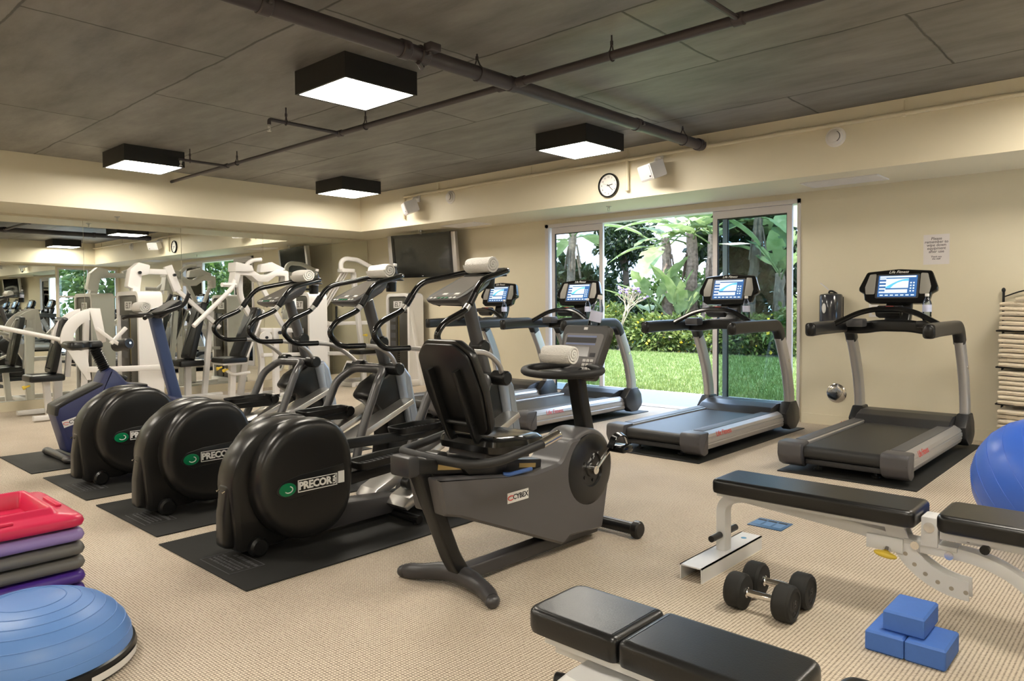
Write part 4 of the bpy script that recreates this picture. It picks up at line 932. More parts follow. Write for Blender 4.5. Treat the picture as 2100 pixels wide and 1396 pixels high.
ob('gusset', MB().prism([(y-3.0, z) for y, z in [(2.66, .78), (2.86, .76), (2.90, .42), (2.86, .42)]], .03, .06, 'yz'), MWHITE, m1)
ob('lever_arm', MB().tube(L3((-9.55, 1.95, 1.08), (-9.5, 2.55, .92), (-9.45, 2.66, .88)), .026, 12), MWHITE, m1)
ob('pivot_hub', MB().cyl(O(-9.55, 2.68, .88), O(-9.30, 2.68, .88), .065, n=20, bev=.01), ALU, m1)
ob('link_arm', sq(MB(), L3((-9.28, 2.95, 1.02), (-9.22, 3.12, .86), (-9.22, 3.22, .80)), .06, .04), MWHITE, m1)
ob('link_arm', sq(MB(), L3((-9.22, 3.08, .84), (-9.22, 3.25, 1.02)), .05, .04), MWHITE, m1)
ro = ob('roller_pad', MB().cyl(O(-9.36, 3.18, .80), O(-9.10, 3.24, .84), .068, n=22, bev=.014), VINYL, m1)
ob('roller_axle', MB().cyl(O(-9.42, 3.17, .79), O(-9.08, 3.245, .845), .014, n=10), CHROME, ro)
pad(m1, 'backrest', TILTB(-.25, -.33, .82, 12), .28, .66, .07); pad(m1, 'seat', Matrix.Translation((-.25, -.50, .42)), .36, .36, .08)
ob('seat_post', sq(MB(), L3((-9.65, 2.55, 0), (-9.65, 2.52, .42)), .07, .06, (1, 0, 0)), MWHITE, m1)
ob('back_frame', sq(MB(), L3((-9.65, 2.74, .45), (-9.65, 2.80, 1.1)), .06, .05, (1, 0, 0)), MWHITE, m1)
knob(m1, O(-9.60, 2.35, .38))
pad(m1, 'chest_pad', TILTB(-.45, -1.02, .82, -6), .34, .52, .09)
ob('pad_bracket', sq(MB(), L3((-9.85, 2.0, .05), (-9.85, 2.0, .95)), .07, .05, (1, 0, 0)), MWHITE, m1)
for z in (1.42, ): # tall twin lever block above the tower
    ob('upper_lever', sq(sq(MB(), L3((-9.75, 3.55, 1.40), (-9.80, 3.62, 1.80)), .09, .07, (1, 0, 0)), L3((-9.8, 3.62, 1.72), (-9.8, 4.0, 1.72)), .06, .07), MWHITE, m1)
    ob('lever_head', MB().prism(fillet([(y-3.0, zz) for y, zz in [(3.46, 1.52), (3.50, 1.74), (3.60, 1.83), (3.74, 1.80), (3.72, 1.68), (3.62, 1.66), (3.58, 1.48)]], .02, 2), -.46, -.33, 'yz', .006), MWHITE, m1)
ob('far_lever', sq(sq(MB(), L3((-9.8, 3.98, 1.80), (-9.8, 4.10, 1.48)), .10, .07, (1, 0, 0)), L3((-9.8, 4.08, 1.5), (-9.7, 4.62, .98)), .055, .05, (1, 0, 0)), MWHITE, m1)
ob('head_bolt', MB().cyl(O(-9.72, 4.03, 1.68), O(-9.69, 4.03, 1.68), .02, n=10).cyl(O(-9.72, 3.6, 1.7), O(-9.69, 3.6, 1.7), .02, n=10), BLK, m1)
pad(m1, 'far_backrest', TILTB(-.55, 1.42, .93, 14), .30, .80, .09)
pad(m1, 'far_seat', Matrix.Translation((-.55, 1.28, .46)), .34, .34, .09)
ob('far_seat_post', sq(sq(MB(), L3((-9.95, 4.28, 0), (-9.95, 4.28, .46)), .08, .06, (1, 0, 0)), L3((-9.95, 4.5, .0), (-9.95, 4.62, 1.2)), .07, .06, (1, 0, 0)), MWHITE, m1)
ob('far_base', sq(sq(MB(), L3((-9.95, 3.6, .04), (-9.95, 4.75, .04))), L3((-9.95, 4.05, .04), (-9.8, 4.05, .04)), .05, .05), MWHITE, m1)

# machine in the middle: overhead press with a wide yoke
m2 = thing('weight_machine', 'white overhead press machine with wide arched yoke and slanted backrest', 'weight machine', (-9.3, 5.0, 0), group='white weight machines at the mirrors')
O = lambda x, y, z: (x+9.3, y-5.0, z)
stack_tower(m2, -.02, .62)
yoke = fillet([(4.68, 1.76), (4.92, 1.76), (5.02, 1.70), (5.14, 1.70), (5.28, 1.78), (5.46, 1.76), (5.46, 1.58), (5.40, 1.56), (5.40, 1.69), (5.27, 1.69), (5.14, 1.60), (5.00, 1.60), (4.90, 1.68), (4.74, 1.69), (4.70, 1.52), (4.64, 1.52)], [.03, .02, .05, .05, .05, .03, .01, .01, .02, .05, .05, .05, .03, .02, .01, .01])
ob('yoke', MB().prism([(y-5, z) for y, z in yoke], -.20, -.02, 'yz', .006), MWHITE, m2)
ob('yoke_cap', MB().prism(fillet([(y-5, z) for y, z in [(5.04, 1.73), (5.06, 1.84), (5.22, 1.88), (5.46, 1.78), (5.30, 1.76)]], .02, 2), -.16, -.05, 'yz', .004).prism(fillet([(y-5, z) for y, z in [(4.66, 1.73), (4.67, 1.86), (4.90, 1.82), (4.93, 1.74)]], .015, 2), -.22, -.0, 'yz', .004), MWHITE, m2)
ob('yoke_arch', MB().tube(L3((-9.5, 4.88, 1.79), (-9.5, 4.98, 1.90), (-9.5, 5.14, 1.92)), .028, 10, .08), MWHITE, m2)
ob('press_arm', MB().tube(L3((-9.36, 4.68, 1.62), (-9.25, 4.58, 1.50), (-9.15, 4.02, 1.02)), .030, 12, .06), MWHITE, m2)
ob('press_arm', MB().tube(L3((-9.38, 5.42, 1.62), (-9.2, 5.46, 1.50), (-9.0, 5.36, 1.02)), .030, 12, .06), MWHITE, m2)
ob('hand_grip', MB().tube(L3((-9.26, 4.45, 1.55), (-9.30, 4.66, 1.55)), .03, 10), MWHITE, m2)
ob('frame_post', sq(MB(), L3((-9.42, 4.78, 1.70), (-9.40, 4.76, 1.40), (-9.34, 4.95, 1.0), (-9.30, 5.02, .5), (-9.28, 4.95, 0)), .07, .06, (1, 0, 0), .12), MWHITE, m2)
ob('frame_post', sq(MB(), L3((-9.40, 5.02, 1.66), (-9.36, 5.25, 1.2), (-9.34, 5.45, .85)), .06, .05, (1, 0, 0)), MWHITE, m2)
ob('frame_post', sq(MB(), L3((-9.22, 5.18, 0), (-9.22, 5.18, .96)), .08, .07, (1, 0, 0)), MWHITE, m2)
ob('frame_post', sq(MB(), L3((-9.62, 4.85, 0), (-9.42, 4.88, .8)), .09, .05, (1, 0, 0)), MWHITE, m2)
ob('cross_beam', sq(sq(MB(), L3((-9.28, 4.98, .94), (-9.25, 5.62, .92)), .08, .06), L3((-9.25, 5.0, .60), (-9.25, 5.62, .58)), .06, .05), MWHITE, m2)
ob('base_frame', sq(sq(sq(MB(), L3((-9.85, 4.5, .03), (-8.9, 4.95, .03)), .06, .06), L3((-9.22, 4.95, .03), (-9.22, 5.75, .03)), .07, .06), L3((-9.62, 4.7, .03), (-9.62, 5.6, .03)), .06, .06), MWHITE, m2)
pad(m2, 'backrest', TILTB(-.05, -.16, .90, 22), .32, .72, .075)
ob('back_plate', MB().at(TILTB(-.05, -.135, .90, 22)).prism(rrect(.30, .70, .03, 3), -.03, -.004), MWHITE, m2)
pad(m2, 'seat', Matrix.Translation((-.05, -.42, .52)), .36, .36, .075)
ob('seat_plate', MB().bx(-.20, .10, -.58, -.26, .495, .52, .004), MWHITE, m2)
ob('seat_post', sq(MB(), [(-.05, -.40, 0), (-.05, -.38, .50)], .08, .07, (1, 0, 0)).tube([(-.0, -.52, .44), (.04, -.42, .36), (.08, -.2, .38)], .02, 8, .05), MWHITE, m2)
knob(m2, (.02, -.56, .47)); knob(m2, (.06, -.50, .44), (.3, -1, -.2))
ob('cam_wheel', MB().cyl((.10, .02, .84), (.13, .02, .84), .085, n=20), MWHITE, m2)
ob('pivot_bolt', MB().cyl((.13, .02, .84), (.15, .02, .84), .02, n=10), BLK, m2); ob('pivot_bolt', MB().cyl((.12, .22, .9), (.15, .22, .9), .025, n=10), BLK, m2)

# machine in the corner: pulldown arms, tower against the garden wall
m3 = thing('weight_machine', 'white pulldown machine with hooked top arm in the corner below the television', 'weight machine', (-9.6, 6.8, 0), group='white weight machines at the mirrors')
O = lambda x, y, z: (x+9.6, y-6.8, z)
stack_tower(m3, .42, .50)
ob('side_leg', sq(MB(), L3((-8.93, 7.30, 1.38), (-8.86, 7.52, .0)), .08, .06, (1, 0, 0)), MWHITE, m3)
ob('frame_post', sq(MB(), L3((-10.20, 6.62, 0), (-10.20, 6.62, 1.02)), .09, .08, (1, 0, 0)), MWHITE, m3)
ob('frame_post', sq(MB(), L3((-9.72, 7.0, .0), (-9.72, 6.98, .5), (-9.74, 6.84, 1.80)), .07, .07, (1, 0, 0)), MWHITE, m3)
ob('base_frame', sq(sq(sq(MB(), L3((-10.25, 6.66, .03), (-9.5, 6.66, .03)), .07, .06), L3((-10.2, 6.4, .03), (-10.2, 7.3, .03)), .07, .06), L3((-9.72, 6.66, .03), (-9.4, 7.3, .03)), .06, .06), MWHITE, m3)
ob('cross_beam', sq(sq(MB(), L3((-10.2, 6.64, .98), (-9.45, 7.30, 1.0)), .09, .06), L3((-10.2, 6.62, .50), (-9.5, 7.2, .50)), .08, .06), MWHITE, m3)
ob('top_arm', MB().tube(L3((-9.72, 6.66, 1.82), (-9.72, 6.60, 1.84), (-9.72, 6.60, 1.95), (-9.72, 6.68, 2.01), (-9.72, 6.90, 2.0), (-9.72, 7.20, 1.88)), 1, sec=rrect(.07, .055, .02, 3), fil=.05, up=(1, 0, 0)), MWHITE, m3)
ob('arm_head', MB().bx(-.19, -.05, -.22, .02, .0, .0+.06, .012).at(None), MWHITE, m3, loc=(0, 0, 1.79))
for i, (a, b) in enumerate(((6.62, 6.46), (6.67, 6.52), (6.72, 6.56))): ob('pull_rod', MB().tube(L3((-9.72, a, 1.79), (-10.0, b-.12, 1.16)), .016, 8), MWHITE, m3)
ob('pivot_block', MB().box(O(-10.02, 6.42, 1.13), (.10, .14, .16), .012), MWHITE, m3)
b = MB()
for dx, dy, dz in ((.06, -.03, .04), (.06, .04, .05), (.06, 0, -.05)): b.cyl(O(-10.02+dx-.01, 6.42+dy, 1.13+dz), O(-10.02+dx+.015, 6.42+dy, 1.13+dz), .016, n=10)
ob('pivot_bolt', b, BLK, m3)
ob('hand_grip', MB().cyl(O(-9.95, 6.66, 1.02), O(-9.95, 6.66, 1.26), .018, n=10), BLK, m3)
pad(m3, 'seat', Matrix.Translation((-.05, .16, .50)), .34, .36, .07)
ob('seat_post', sq(MB(), L3((-9.65, 6.96, 0), (-9.65, 6.96, .5)), .07, .06, (1, 0, 0)), MWHITE, m3)
ob('step_plate', MB().at(TILTB(.05, -.22, .28, 28)).prism(rrect(.20, .28, .015, 2), -.01, .01), MWHITE, m3)
ob('step_grip', MB().at(TILTB(.05, -.222, .28, 28)).prism(rrect(.13, .20, .01, 2), .01, .016), BLK, m3)
knob(m3, O(-9.6, 6.92, .8), (1, .2, 0)); knob(m3, O(-9.3, 7.2, .56), (1, -.5, 0))

# ================================================================== BENCHES
def cushion(m, x0, x1, y0, y1, z0, z1, r=.034, e=.02):
    arc = [(e*(1-math.cos(a)), z1-e*(1-math.sin(a))) for a in [math.radians(d) for d in (0, 18, 36, 54, 72, 90)]]
    return m.loft(fillet([(x0, y0), (x1, y0), (x1, y1), (x0, y1)], r, 5), [(e*.8, z0), (e*.2, z0+e*.3), (0, z0+e)]+arc+[(e+.004, z1)], 'xy')
b1 = thing('adjustable_bench', 'white framed adjustable bench with black pads and a yellow pull knob', 'bench', (-1.62, 3.26, 0))
O = lambda x, y, z: (x+1.62, y-3.26, z)
ob('back_pad', cushion(MB(), 0, .86, -.135, .135, .365, .435), VINYL, b1); ob('seat_pad', cushion(MB(), .935, 1.36, -.15, .135, .375, .445, .045), VINYL, b1)
for n_, x0, x1 in (('pad_board', .02, .82), ('pad_board', .96, 1.34)): ob(n_, MB().bx(x0, x1, -.11, .11, .352, .372), BWHITE, b1, smooth=0)
ft = MB(); y0, y1 = -.32, .31
for q in ((-.055, .055, .062, .068), (-.055, -.049, 0, .068), (.049, .055, 0, .068)): ft.bx(q[0], q[1], y0, y1, q[2], q[3])
fo = ob('front_foot', ft, BWHITE, b1, smooth=0)
ob('foot_sticker', MB().prism(circ(.014, 14, .0, .22), .068, .069), mat('sticker_blue', (.1, .3, .5), .5), fo)
ob('front_post', MB().tube([(0, 0, .066), (0, 0, .30), (.09, 0, .345), (.58, 0, .305), (.86, 0, .275)], 1, sec=rrect(.05, .068, .01, 2), up=(0, 1, 0), fil=.10, seg=6), BWHITE, b1)
ob('lift_handle', MB().cyl((0, -.13, .145), (0, -.035, .145), .0155, n=12, bev=.003).cyl((0, .035, .145), (0, .13, .145), .0155, n=12, bev=.003), BLK, b1)
ob('warning_label', MB().bx(.545, .615, -.0265, -.0255, .283, .293), mat('label_orange', (.5, .16, .06), .5), b1, smooth=0)
# curved selector plate with holes
arc = []; hc = (1.02, .40)
for i in range(13):
    a = math.radians(188+i*7); arc.append((hc[0]+.30*math.cos(a), hc[1]+.30*math.sin(a)))
for i in range(13):
    a = math.radians(272-i*7); arc.append((hc[0]+.225*math.cos(a), hc[1]+.225*math.sin(a)))
sp_ = ob('selector_plate', MB().prism(arc, -.035, -.027, 'xz').prism(arc, .027, .035, 'xz'), BWHITE, b1, smooth=.4)
for i in range(7):
    a = math.radians(207+i*10.5); p = (hc[0]+.268*math.cos(a), hc[1]+.268*math.sin(a))
    ob('selector_hole', MB().cyl((p[0], -.0362, p[1]), (p[0], -.0352, p[1]), .0085, n=12), mat('hole_shadow', (.35, .31, .25), .6), sp_)
ob('knob_bracket', MB().bx(.66, .80, -.045, .045, .235, .295, .004), BWHITE, b1)
ob('pull_knob', MB().cyl((.742, -.045, .245), (.742, -.06, .235), .015, n=12), CHROME, b1); ob('knob_grip', MB().at(Matrix.Translation((.742, -.072, .228)) @ Matrix.Rotation(.12, 4, 'Y')).ell((0, 0, 0), (.045, .016, .014), 16, 10), YEL, b1)
ob('hinge_block', MB().bx(.865, .925, -.05, .05, .285, .405, .006).bx(.80, .99, -.04, .04, .28, .30, .004), BWHITE, b1)
hb = MB()
for x, z, rr in ((.895, .365, .020), (.845, .283, .016), (.965, .268, .016)): hb.lathe([(rr*.45, .0), (rr, .0), (rr, .006), (rr*.5, .006)], (x, -.05, z), (0, -1, 0), 16)
ob('hinge_bolt', hb, CHROME, b1)
ob('seat_rail', sq(MB(), [(.93, 0, .338), (1.36, 0, .338)], .08, .035), BWHITE, b1)
ob('rubber_stop', MB().cyl((1.03, -.045, .345), (1.03, -.06, .345), .010, n=10), BLK, b1); ob('rubber_stop', MB().cyl((1.085, -.045, .32), (1.085, -.07, .32), .017, n=12), BLK, b1)
ob('rear_leg', MB().tube([(.86, 0, .275), (1.06, 0, .272), (1.20, 0, .215), (1.36, 0, .04)], 1, sec=rrect(.05, .07, .01, 2), up=(0, 1, 0), fil=.12, seg=6), BWHITE, b1)
ob('rear_foot', MB().bx(1.31, 1.42, -.32, .31, 0, .066, .004), BWHITE, b1)
ob('leg_strut', sq(MB(), [(1.30, 0, .13), (1.44, 0, .33)], .045, .04, (0, 1, 0)), BWHITE, b1)

b2 = thing('flat_bench', 'padded bench with two-part black vinyl top, in front of the dumbbells', 'bench', (-1.34, 1.62, 0))
ob('pad', cushion(MB(), 0, .306, -.125, .125, .34, .412, [.05, .025, .025, .05], .02), VINYL, b2)
ob('pad', cushion(MB(), .307, .735, -.125, .125, .34, .412, [.025, .05, .05, .025], .02), VINYL, b2)
ob('pad', cushion(MB(), .775, 1.20, -.125, .125, .33, .402, .05, .022), VINYL, b2)
ob('pad_board', MB().bx(.06, .70, -.105, .105, .322, .342), BWHITE, b2, smooth=0)
ob('frame_housing', MB().loft(fillet([(.15, -.20), (.40, -.22), (.46, -.05), (.40, .08), (.15, .08)], .05, 4), [(.03, .06), (0, .09), (0, .27), (.03, .30)], 'xy'), BWHITE, b2)
ob('frame_beam', sq(MB(), [(.04, 0, .29), (1.15, 0, .29)], .07, .06), BWHITE, b2)
ob('post', sq(sq(MB(), [(.28, 0, .03), (.28, 0, .30)], .08, .08, (0, 1, 0)), [(1.05, 0, .03), (1.05, 0, .3)], .07, .07, (0, 1, 0)), BWHITE, b2)
ob('foot', MB().bx(.22, .34, -.30, .30, 0, .06, .004).bx(1.0, 1.1, -.30, .30, 0, .06, .004), BWHITE, b2)
ob('stop_button', MB().bx(.26, .285, -.205, -.18, .29, .315, .004), BLK, b2); ob('pull_knob', MB().cyl((.145, -.12, .25), (.115, -.13, .25), .018, n=12, bev=.004), BLK, b2)

# ================================================================== DUMBBELLS, BLOCKS
def dumbbell(loc, label):
    r = thing('dumbbell', label, 'dumbbell', loc, group='pair of rubber dumbbells')
    for s in (-1, 1):
        h = ob('head', MB().lathe([(.045, 0), (.064, .002), (.072, .012), (.072, .062), (.064, .073), (.052, .075), (.050, .071), (.02, .071)], (s*.062, 0, .072), (s, 0, 0), 32), RUB, r)
        letters('15', .036, DGREY, h, (0, s, 0), (0, 0, 1), (s*.1335, 0, .072), bold=.001, depth=.0015)
        letters('LBS', .018, DGREY, h, (0, s, 0), (0, 0, 1), (s*.1335, 0, .040), depth=.0015)
    ob('handle', MB().lathe([(.022, -.066), (.022, -.058), (.017, -.056), (.015, -.05), (.016, 0), (.015, .05), (.017, .056), (.022, .058), (.022, .066)], (0, 0, .072), (1, 0, 0), 18), CHROME, r)
dumbbell((-1.235, 2.815, 0), 'black rubber dumbbell with steel handle on the bench side facing the yoga blocks')
dumbbell((-1.235, 2.985, 0), 'black rubber dumbbell with steel handle, nearer the adjustable bench')
def block(c, dims, label):
    o = ob('yoga_block', MB().loft(rrect(dims[0], dims[1], .006, 2), [(.007, 0), (.0, .007), (0, dims[2]-.007), (.007, dims[2])], 'xy'), BLUEB, loc=c, smooth=.3)
    tag(o, label, 'yoga block', 'stack of three blue yoga blocks')
block((-.765, 2.87, 0), (.128, .20, .075), 'blue foam yoga block on the floor, on the dumbbell side under the top block')
block((-.635, 2.87, 0), (.128, .20, .075), 'blue foam yoga block on the floor, on the side away from the dumbbells')
block((-.712, 2.905, .075), (.135, .20, .075), 'blue foam yoga block lying on top of two others')

# ================================================================== STEP PLATFORMS
PINK = mat('step_pink', (.62, .022, .085), .32); LILAC = mat('step_lilac', (.28, .20, .46), .35); SGREY = mat('step_grey', (.13, .125, .115), .4); PURP = mat('step_purple', (.075, .028, .27), .33)
def step(z, m, label, first=None):
    r = thing('step_platform', label, 'step platform', (-3.63, .655, z), group='stack of step platforms')
    w_, h_ = .62, .70
    L_ = [(.03, 0), (.006, .008), (0, .024), (.006, .042), (.022, .052), (.075, .0565)]
    L_ += [(.085, .062), (.092, .079), (.098, .083), (.108, .083), (.114, .078), (.125, .012), (.14, .010)] if m is PINK else [(.085, .0575), (.12, .0575)]
    # tray: rounded outer lip; the topmost one shows its raised inner rim and hollow middle
    ob('tray', MB().stackup([(rrect(w_-2*i, h_-2*i, max(.055-i*.35, .015), 5), t) for i, t in L_]), m, r, smooth=.9)
    if m is not PINK: return r
    for s in (-1, 1): ob('grip_ridge', MB().at(Matrix.Translation((s*(w_/2-.045), 0, .058)) @ Matrix.Rotation(math.pi/2, 4, 'Z')).prism(rrect(.20, .022, .011, 4), -.004, .006, 'xy', .003), m, r)
    for s in (-1, 1): ob('grip_ridge', MB().at(Matrix.Translation((0, s*(h_/2-.045), .058))).prism(rrect(.20, .022, .011, 4), -.004, .006, 'xy', .003), m, r)
    return r
z = .0
for m, l in ((SGREY, 'grey step platform at the bottom of the stack'), (PURP, 'purple step platform, lower of the two purple ones'), (PURP, 'purple step platform, upper of the two purple ones'), (SGREY, 'dark grey step platform resting on the purple ones'), (SGREY, 'dark grey step platform under the lilac one'), (LILAC, 'lilac step platform under the pink one'), (PINK, 'pink hollow step platform on top of the stack')):
    step(z, m, l); z += .0582

# ================================================================== BALLS
bo = thing('balance_trainer', 'blue half-ball balance trainer on a black rim', 'balance trainer', (-2.93, .70, 0))
R0 = .315; pr_ = []
for i in range(41):
    t = i/40; a = t*math.pi/2
    rr = R0*math.cos(a)**.82 if i < 40 else 1e-4; zz = .045+.205*math.sin(a)
    pr_.append((max(rr, 1e-4), zz))
ob('dome', MB().lathe(pr_, n=64), BOSU, bo, smooth=1.2)
for k in (6, 11, 16, 21, 25, 29, 33):
    rr, zz = pr_[k]; ob('grip_ring', MB().tube([(rr*math.cos(a), rr*math.sin(a), zz) for a in np.linspace(0, 2*math.pi, 64, endpoint=False)], .0022, 6, closed=True), BOSU, bo)
ob('rim', MB().lathe([(.30, .0), (.315, .0), (.325, .012), (.328, .035), (.322, .055), (.312, .060), (.305, .05), (.30, 0)], n=64, cap=False), BLK, bo)
st = MB(); aa = [math.radians(a) for a in range(16, 62, 4)]
v = [(.329*math.cos(a), .329*math.sin(a), .014) for a in aa]+[(.331*math.cos(a), .331*math.sin(a), .040) for a in aa]; k = len(aa)
st._add(v+[(x*.99, y*.99, z) for x, y, z in v], [(i, i+1, k+i+1, k+i) for i in range(k-1)])
ob('warning_sticker', st, PLATEW, bo)
eb = thing('exercise_ball', 'large glossy blue exercise ball beside the adjustable bench', 'exercise ball', (-.50, 4.56, 0))
rb_ = .33; prof = [(max(rb_*math.sin(math.pi*i/40), 1e-4), -rb_*math.cos(math.pi*i/40)) for i in range(41)]
ob('ball', MB().lathe(prof, (0, 0, rb_), (.75, -.2, .55), 56), BLUEBALL, eb, smooth=1.2)
ax = Vector((.75, -.2, .55)).normalized(); qq = ax.to_track_quat('Z', 'Y').to_matrix()
for a0 in (.35, .62, .9, 1.18, 1.46, 1.74, 2.02, 2.3, 2.6):
    ob('grip_ring', MB().tube([Vector((0, 0, rb_))+qq @ Vector((rb_*math.sin(a0)*math.cos(t), rb_*math.sin(a0)*math.sin(t), rb_*math.cos(a0))) for t in np.linspace(0, 2*math.pi, 56, endpoint=False)], .002, 6, closed=True), BLUEBALL, eb)

# ================================================================== WALL ITEMS
tv = thing('television', 'flat black television with silver side frame on the cream wall', 'television', (-8.68, 7.42, 2.04), 0)
tv.rotation_euler = (math.radians(6), 0, math.radians(9))
tw_, th_ = .80, .335
ob('screen', MB().bx(-.55, .55, -.062, -.058, -th_+.05, th_-.04), SCR_D, tv, smooth=0)
fr = MB()
for q in ((-.60, .60, -th_, -th_+.055), (-.60, .60, th_-.045, th_), (-.60, -.55, -th_+.055, th_-.045), (.55, .60, -th_+.055, th_-.045)): fr.bx(q[0], q[1], -.07, -.05, q[2], q[3])
ob('bezel', fr, BLKG, tv, smooth=0)
for s in (-1, 1): ob('side_speaker', MB().bx(*sorted((s*.602, s*.68)), -.068, .0, -th_, th_, .006), SILV, tv)
ob('back_case', MB().bx(-.60, .60, -.05, .02, -th_+.01, th_-.01, .01), BLK, tv)
ob('wall_arm', MB().tube([(0, .02, 0), (.10, .12, .0), (.02, .28, .03)], .03, 8).box((.0, .10, .02), (.22, .14, .20), .01), BLK, tv)
ob('badge', MB().bx(-.015, .015, -.0715, -.07, -th_+.02, -th_+.03), PLATEW, tv, smooth=0)
nt_ = thing('paper_notice', 'white paper notice taped to the wall above the treadmill', 'sign', (-1.71, YW-.001, 1.752))
ob('sheet', MB().bx(-.108, .108, -.0012, 0, -.14, .14), mat('paper', (.74, .69, .68), .7), nt_, smooth=0)
for t, z_, s_ in (('Please', .100, .036), ('remember to', .070, .036), ('wipe down', .040, .036), ('equipment', .010, .036), ('after use', -.020, .036), ('Thank you', -.068, .021), ('the staff', -.088, .021)):
    letters(t, s_, mat('notice_ink', (.16, .14, .15), .7), nt_, (1, 0, 0), (0, 0, 1), (0, -.0018, z_), shear=.12, bold=.0006, depth=.0003)
cn = thing('wipe_dispenser', 'smoky clear wipe dispenser canister on the wall by the treadmill', 'dispenser', (-2.625, YW-.11, 1.06))
ob('canister', MB().lathe([(.105, 0), (.11, .01), (.11, .27), (.10, .285), (.045, .298), (.03, .298)], n=28), mat('smoked_plastic', (.035, .037, .045), .15, coat=.5), cn)
ob('lid_spout', MB().tube([(-.02, 0, .295), (-.015, 0, .318), (.015, 0, .318), (.06, 0, .288)], .010, 8, .02), BLK, cn)
ob('wipe', MB().tube([(-.02, -.01, .33), (-.05, -.01, .36), (-.10, -.015, .40)], 1, sec=rrect(.025, .006, .002, 1), fil=.02), mat('tissue', (.72, .69, .74), .8), cn)
ob('label_oval', MB().lathe([(.05, 0), (.049, .003)], (-.03, -.106, .145), (-.28, -1, 0), 20, (.45, 1)), PLATEW, cn)
ob('wall_plate', MB().bx(-.09, .09, .098, .109, .0, .26, .004), BLK, cn)
cap = thing('chrome_wall_disc', 'round chrome cover plate low on the wall beside the treadmill', 'wall plate', (-2.60, YW, .335))
ob('plate', MB().lathe([(.098, 0), (.098, .005), (.092, .009), (.04, .011), (.014, .012), (.012, .022)], (0, 0, 0), (0, -1, 0), 32), CHROME, cap)
o = MB().bx(-.045, .045, -.008, 0, -.065, .065, .003); q = thing('wall_outlet', 'cream double socket on the wall behind the treadmill with the lit screen', 'outlet', (-2.25, YW, 1.18)); ob('cover', o, WPLAS, q); ob('socket', MB().box((0, -.009, .025), (.03, .003, .03), .001).box((0, -.009, -.025), (.03, .003, .03), .001), CPIPE, q)
fb = thing('floor_outlet', 'blue floor box with three sockets set in the carpet under the bench', 'outlet', (-1.705, 4.0, 0))
ob('plate', MB().bx(-.098, .098, -.085, .085, 0, .005, .002), mat('outlet_blue', (.05, .12, .24), .4), fb)
for i in (-1, 0, 1): ob('socket_well', MB().bx(-.028+i*.06, .02+i*.06, -.05, .055, .005, .0058), mat('well_blue', (.10, .20, .38), .4), fb, smooth=0); ob('socket_slot', MB().bx(-.028+i*.06, .02+i*.06, .035, .055, .0058, .0066), INK, fb, smooth=0)
make_bottle('water bottle standing in the tray of the treadmill under the notice', (TX[0]+.268, 5.39+1.18, 1.108)); make_bottle('water bottle in the tray of the treadmill by the closed door leaf', (TX[1]+.268, 5.23+1.18, 1.108))
make_bottle('water bottle in the tray of the treadmill nearest the television', (TX[3]+.268, 5.25+1.18, 1.108)); make_bottle('water bottle in the tray of the treadmill at the open door', (TX[2]+.268, 5.23+1.18, 1.108))

# ================================================================== TOWEL RACK
tr = thing('towel_rack', 'black open wire rack stacked with folded towels', 'shelf', (-.85, YW-.20, 0))
SX, SY = .32, .15
for sx in (-1, 1):
    for sy in (1, ): ob('post', MB().cyl((sx*SX, sy*SY, 0), (sx*SX, sy*SY, 1.35), .010, n=10).ell((sx*SX, sy*SY, 1.36), (.016, .016, .022), 10, 8), BLK, tr)
shz = [.06, .385, .70, 1.01]
for zz in shz:
    m = MB()
    for sy in (-1, 1): m.tube([(-SX, sy*SY, zz), (SX, sy*SY, zz)], .007, 8)
    for sx in (-1, 1): m.tube([(sx*SX, -SY, zz), (sx*SX, SY, zz)], .007, 8)
    for i in range(9): m.tube([(-SX, -SY+.04+i*.038, zz), (SX, -SY+.04+i*.038, zz)], .003, 6)
    ob('wire_shelf', m, BLK, tr)
ob('top_hoop', MB().tube([(-SX, SY, 1.30), (-SX+.15, SY, 1.36), (.15, SY, 1.40), (SX, SY, 1.34)], .006, 8, .1), BLK, tr)
# one folded towel: soft slab with a rounded fold towards the room
def towel_mesh(seed):
    rnd = random.Random(seed); w_, d_, h_ = .285, .34, .034
    n = 14; secp = []
    for i in range(n):
        a = -math.pi/2-math.pi*i/(n-1); secp.append((-d_/2+.02+math.cos(a)*.02*(.9+.2*rnd.random()), h_/2+math.sin(a)*h_/2))
    secp += [(d_/2, h_), (d_/2, h_*.52), (d_/2-.012, h_*.5), (d_/2, h_*.48), (d_/2, 0)]
    m = 9; vs = []; fs = []; k = len(secp); ph = rnd.random()*6
    for j in range(m):
        t = j/(m-1); x = (t-.5)*w_; e = 1-.22*(abs(2*t-1)**5)
        for y, z_ in secp: vs.append((x, y+.004*math.sin(ph+t*5), h_/2+(z_-h_/2)*e+.0025*math.sin(ph+t*7+y*20)))
    for j in range(m-1):
        for i in range(k): fs.append((j*k+i, j*k+(i+1) % k, (j+1)*k+(i+1) % k, (j+1)*k+i))
    fs.append(tuple(range(k))); fs.append(tuple(range((m-1)*k, m*k))[::-1])
    mb = MB(); mb._add(vs, fs); return mb.mesh('folded_towel', 1.1)
tms = [towel_mesh(s) for s in range(4)]; rnd = random.Random(5)
names = ['bottom shelf', 'second shelf from the floor', 'third shelf from the floor', 'top shelf']
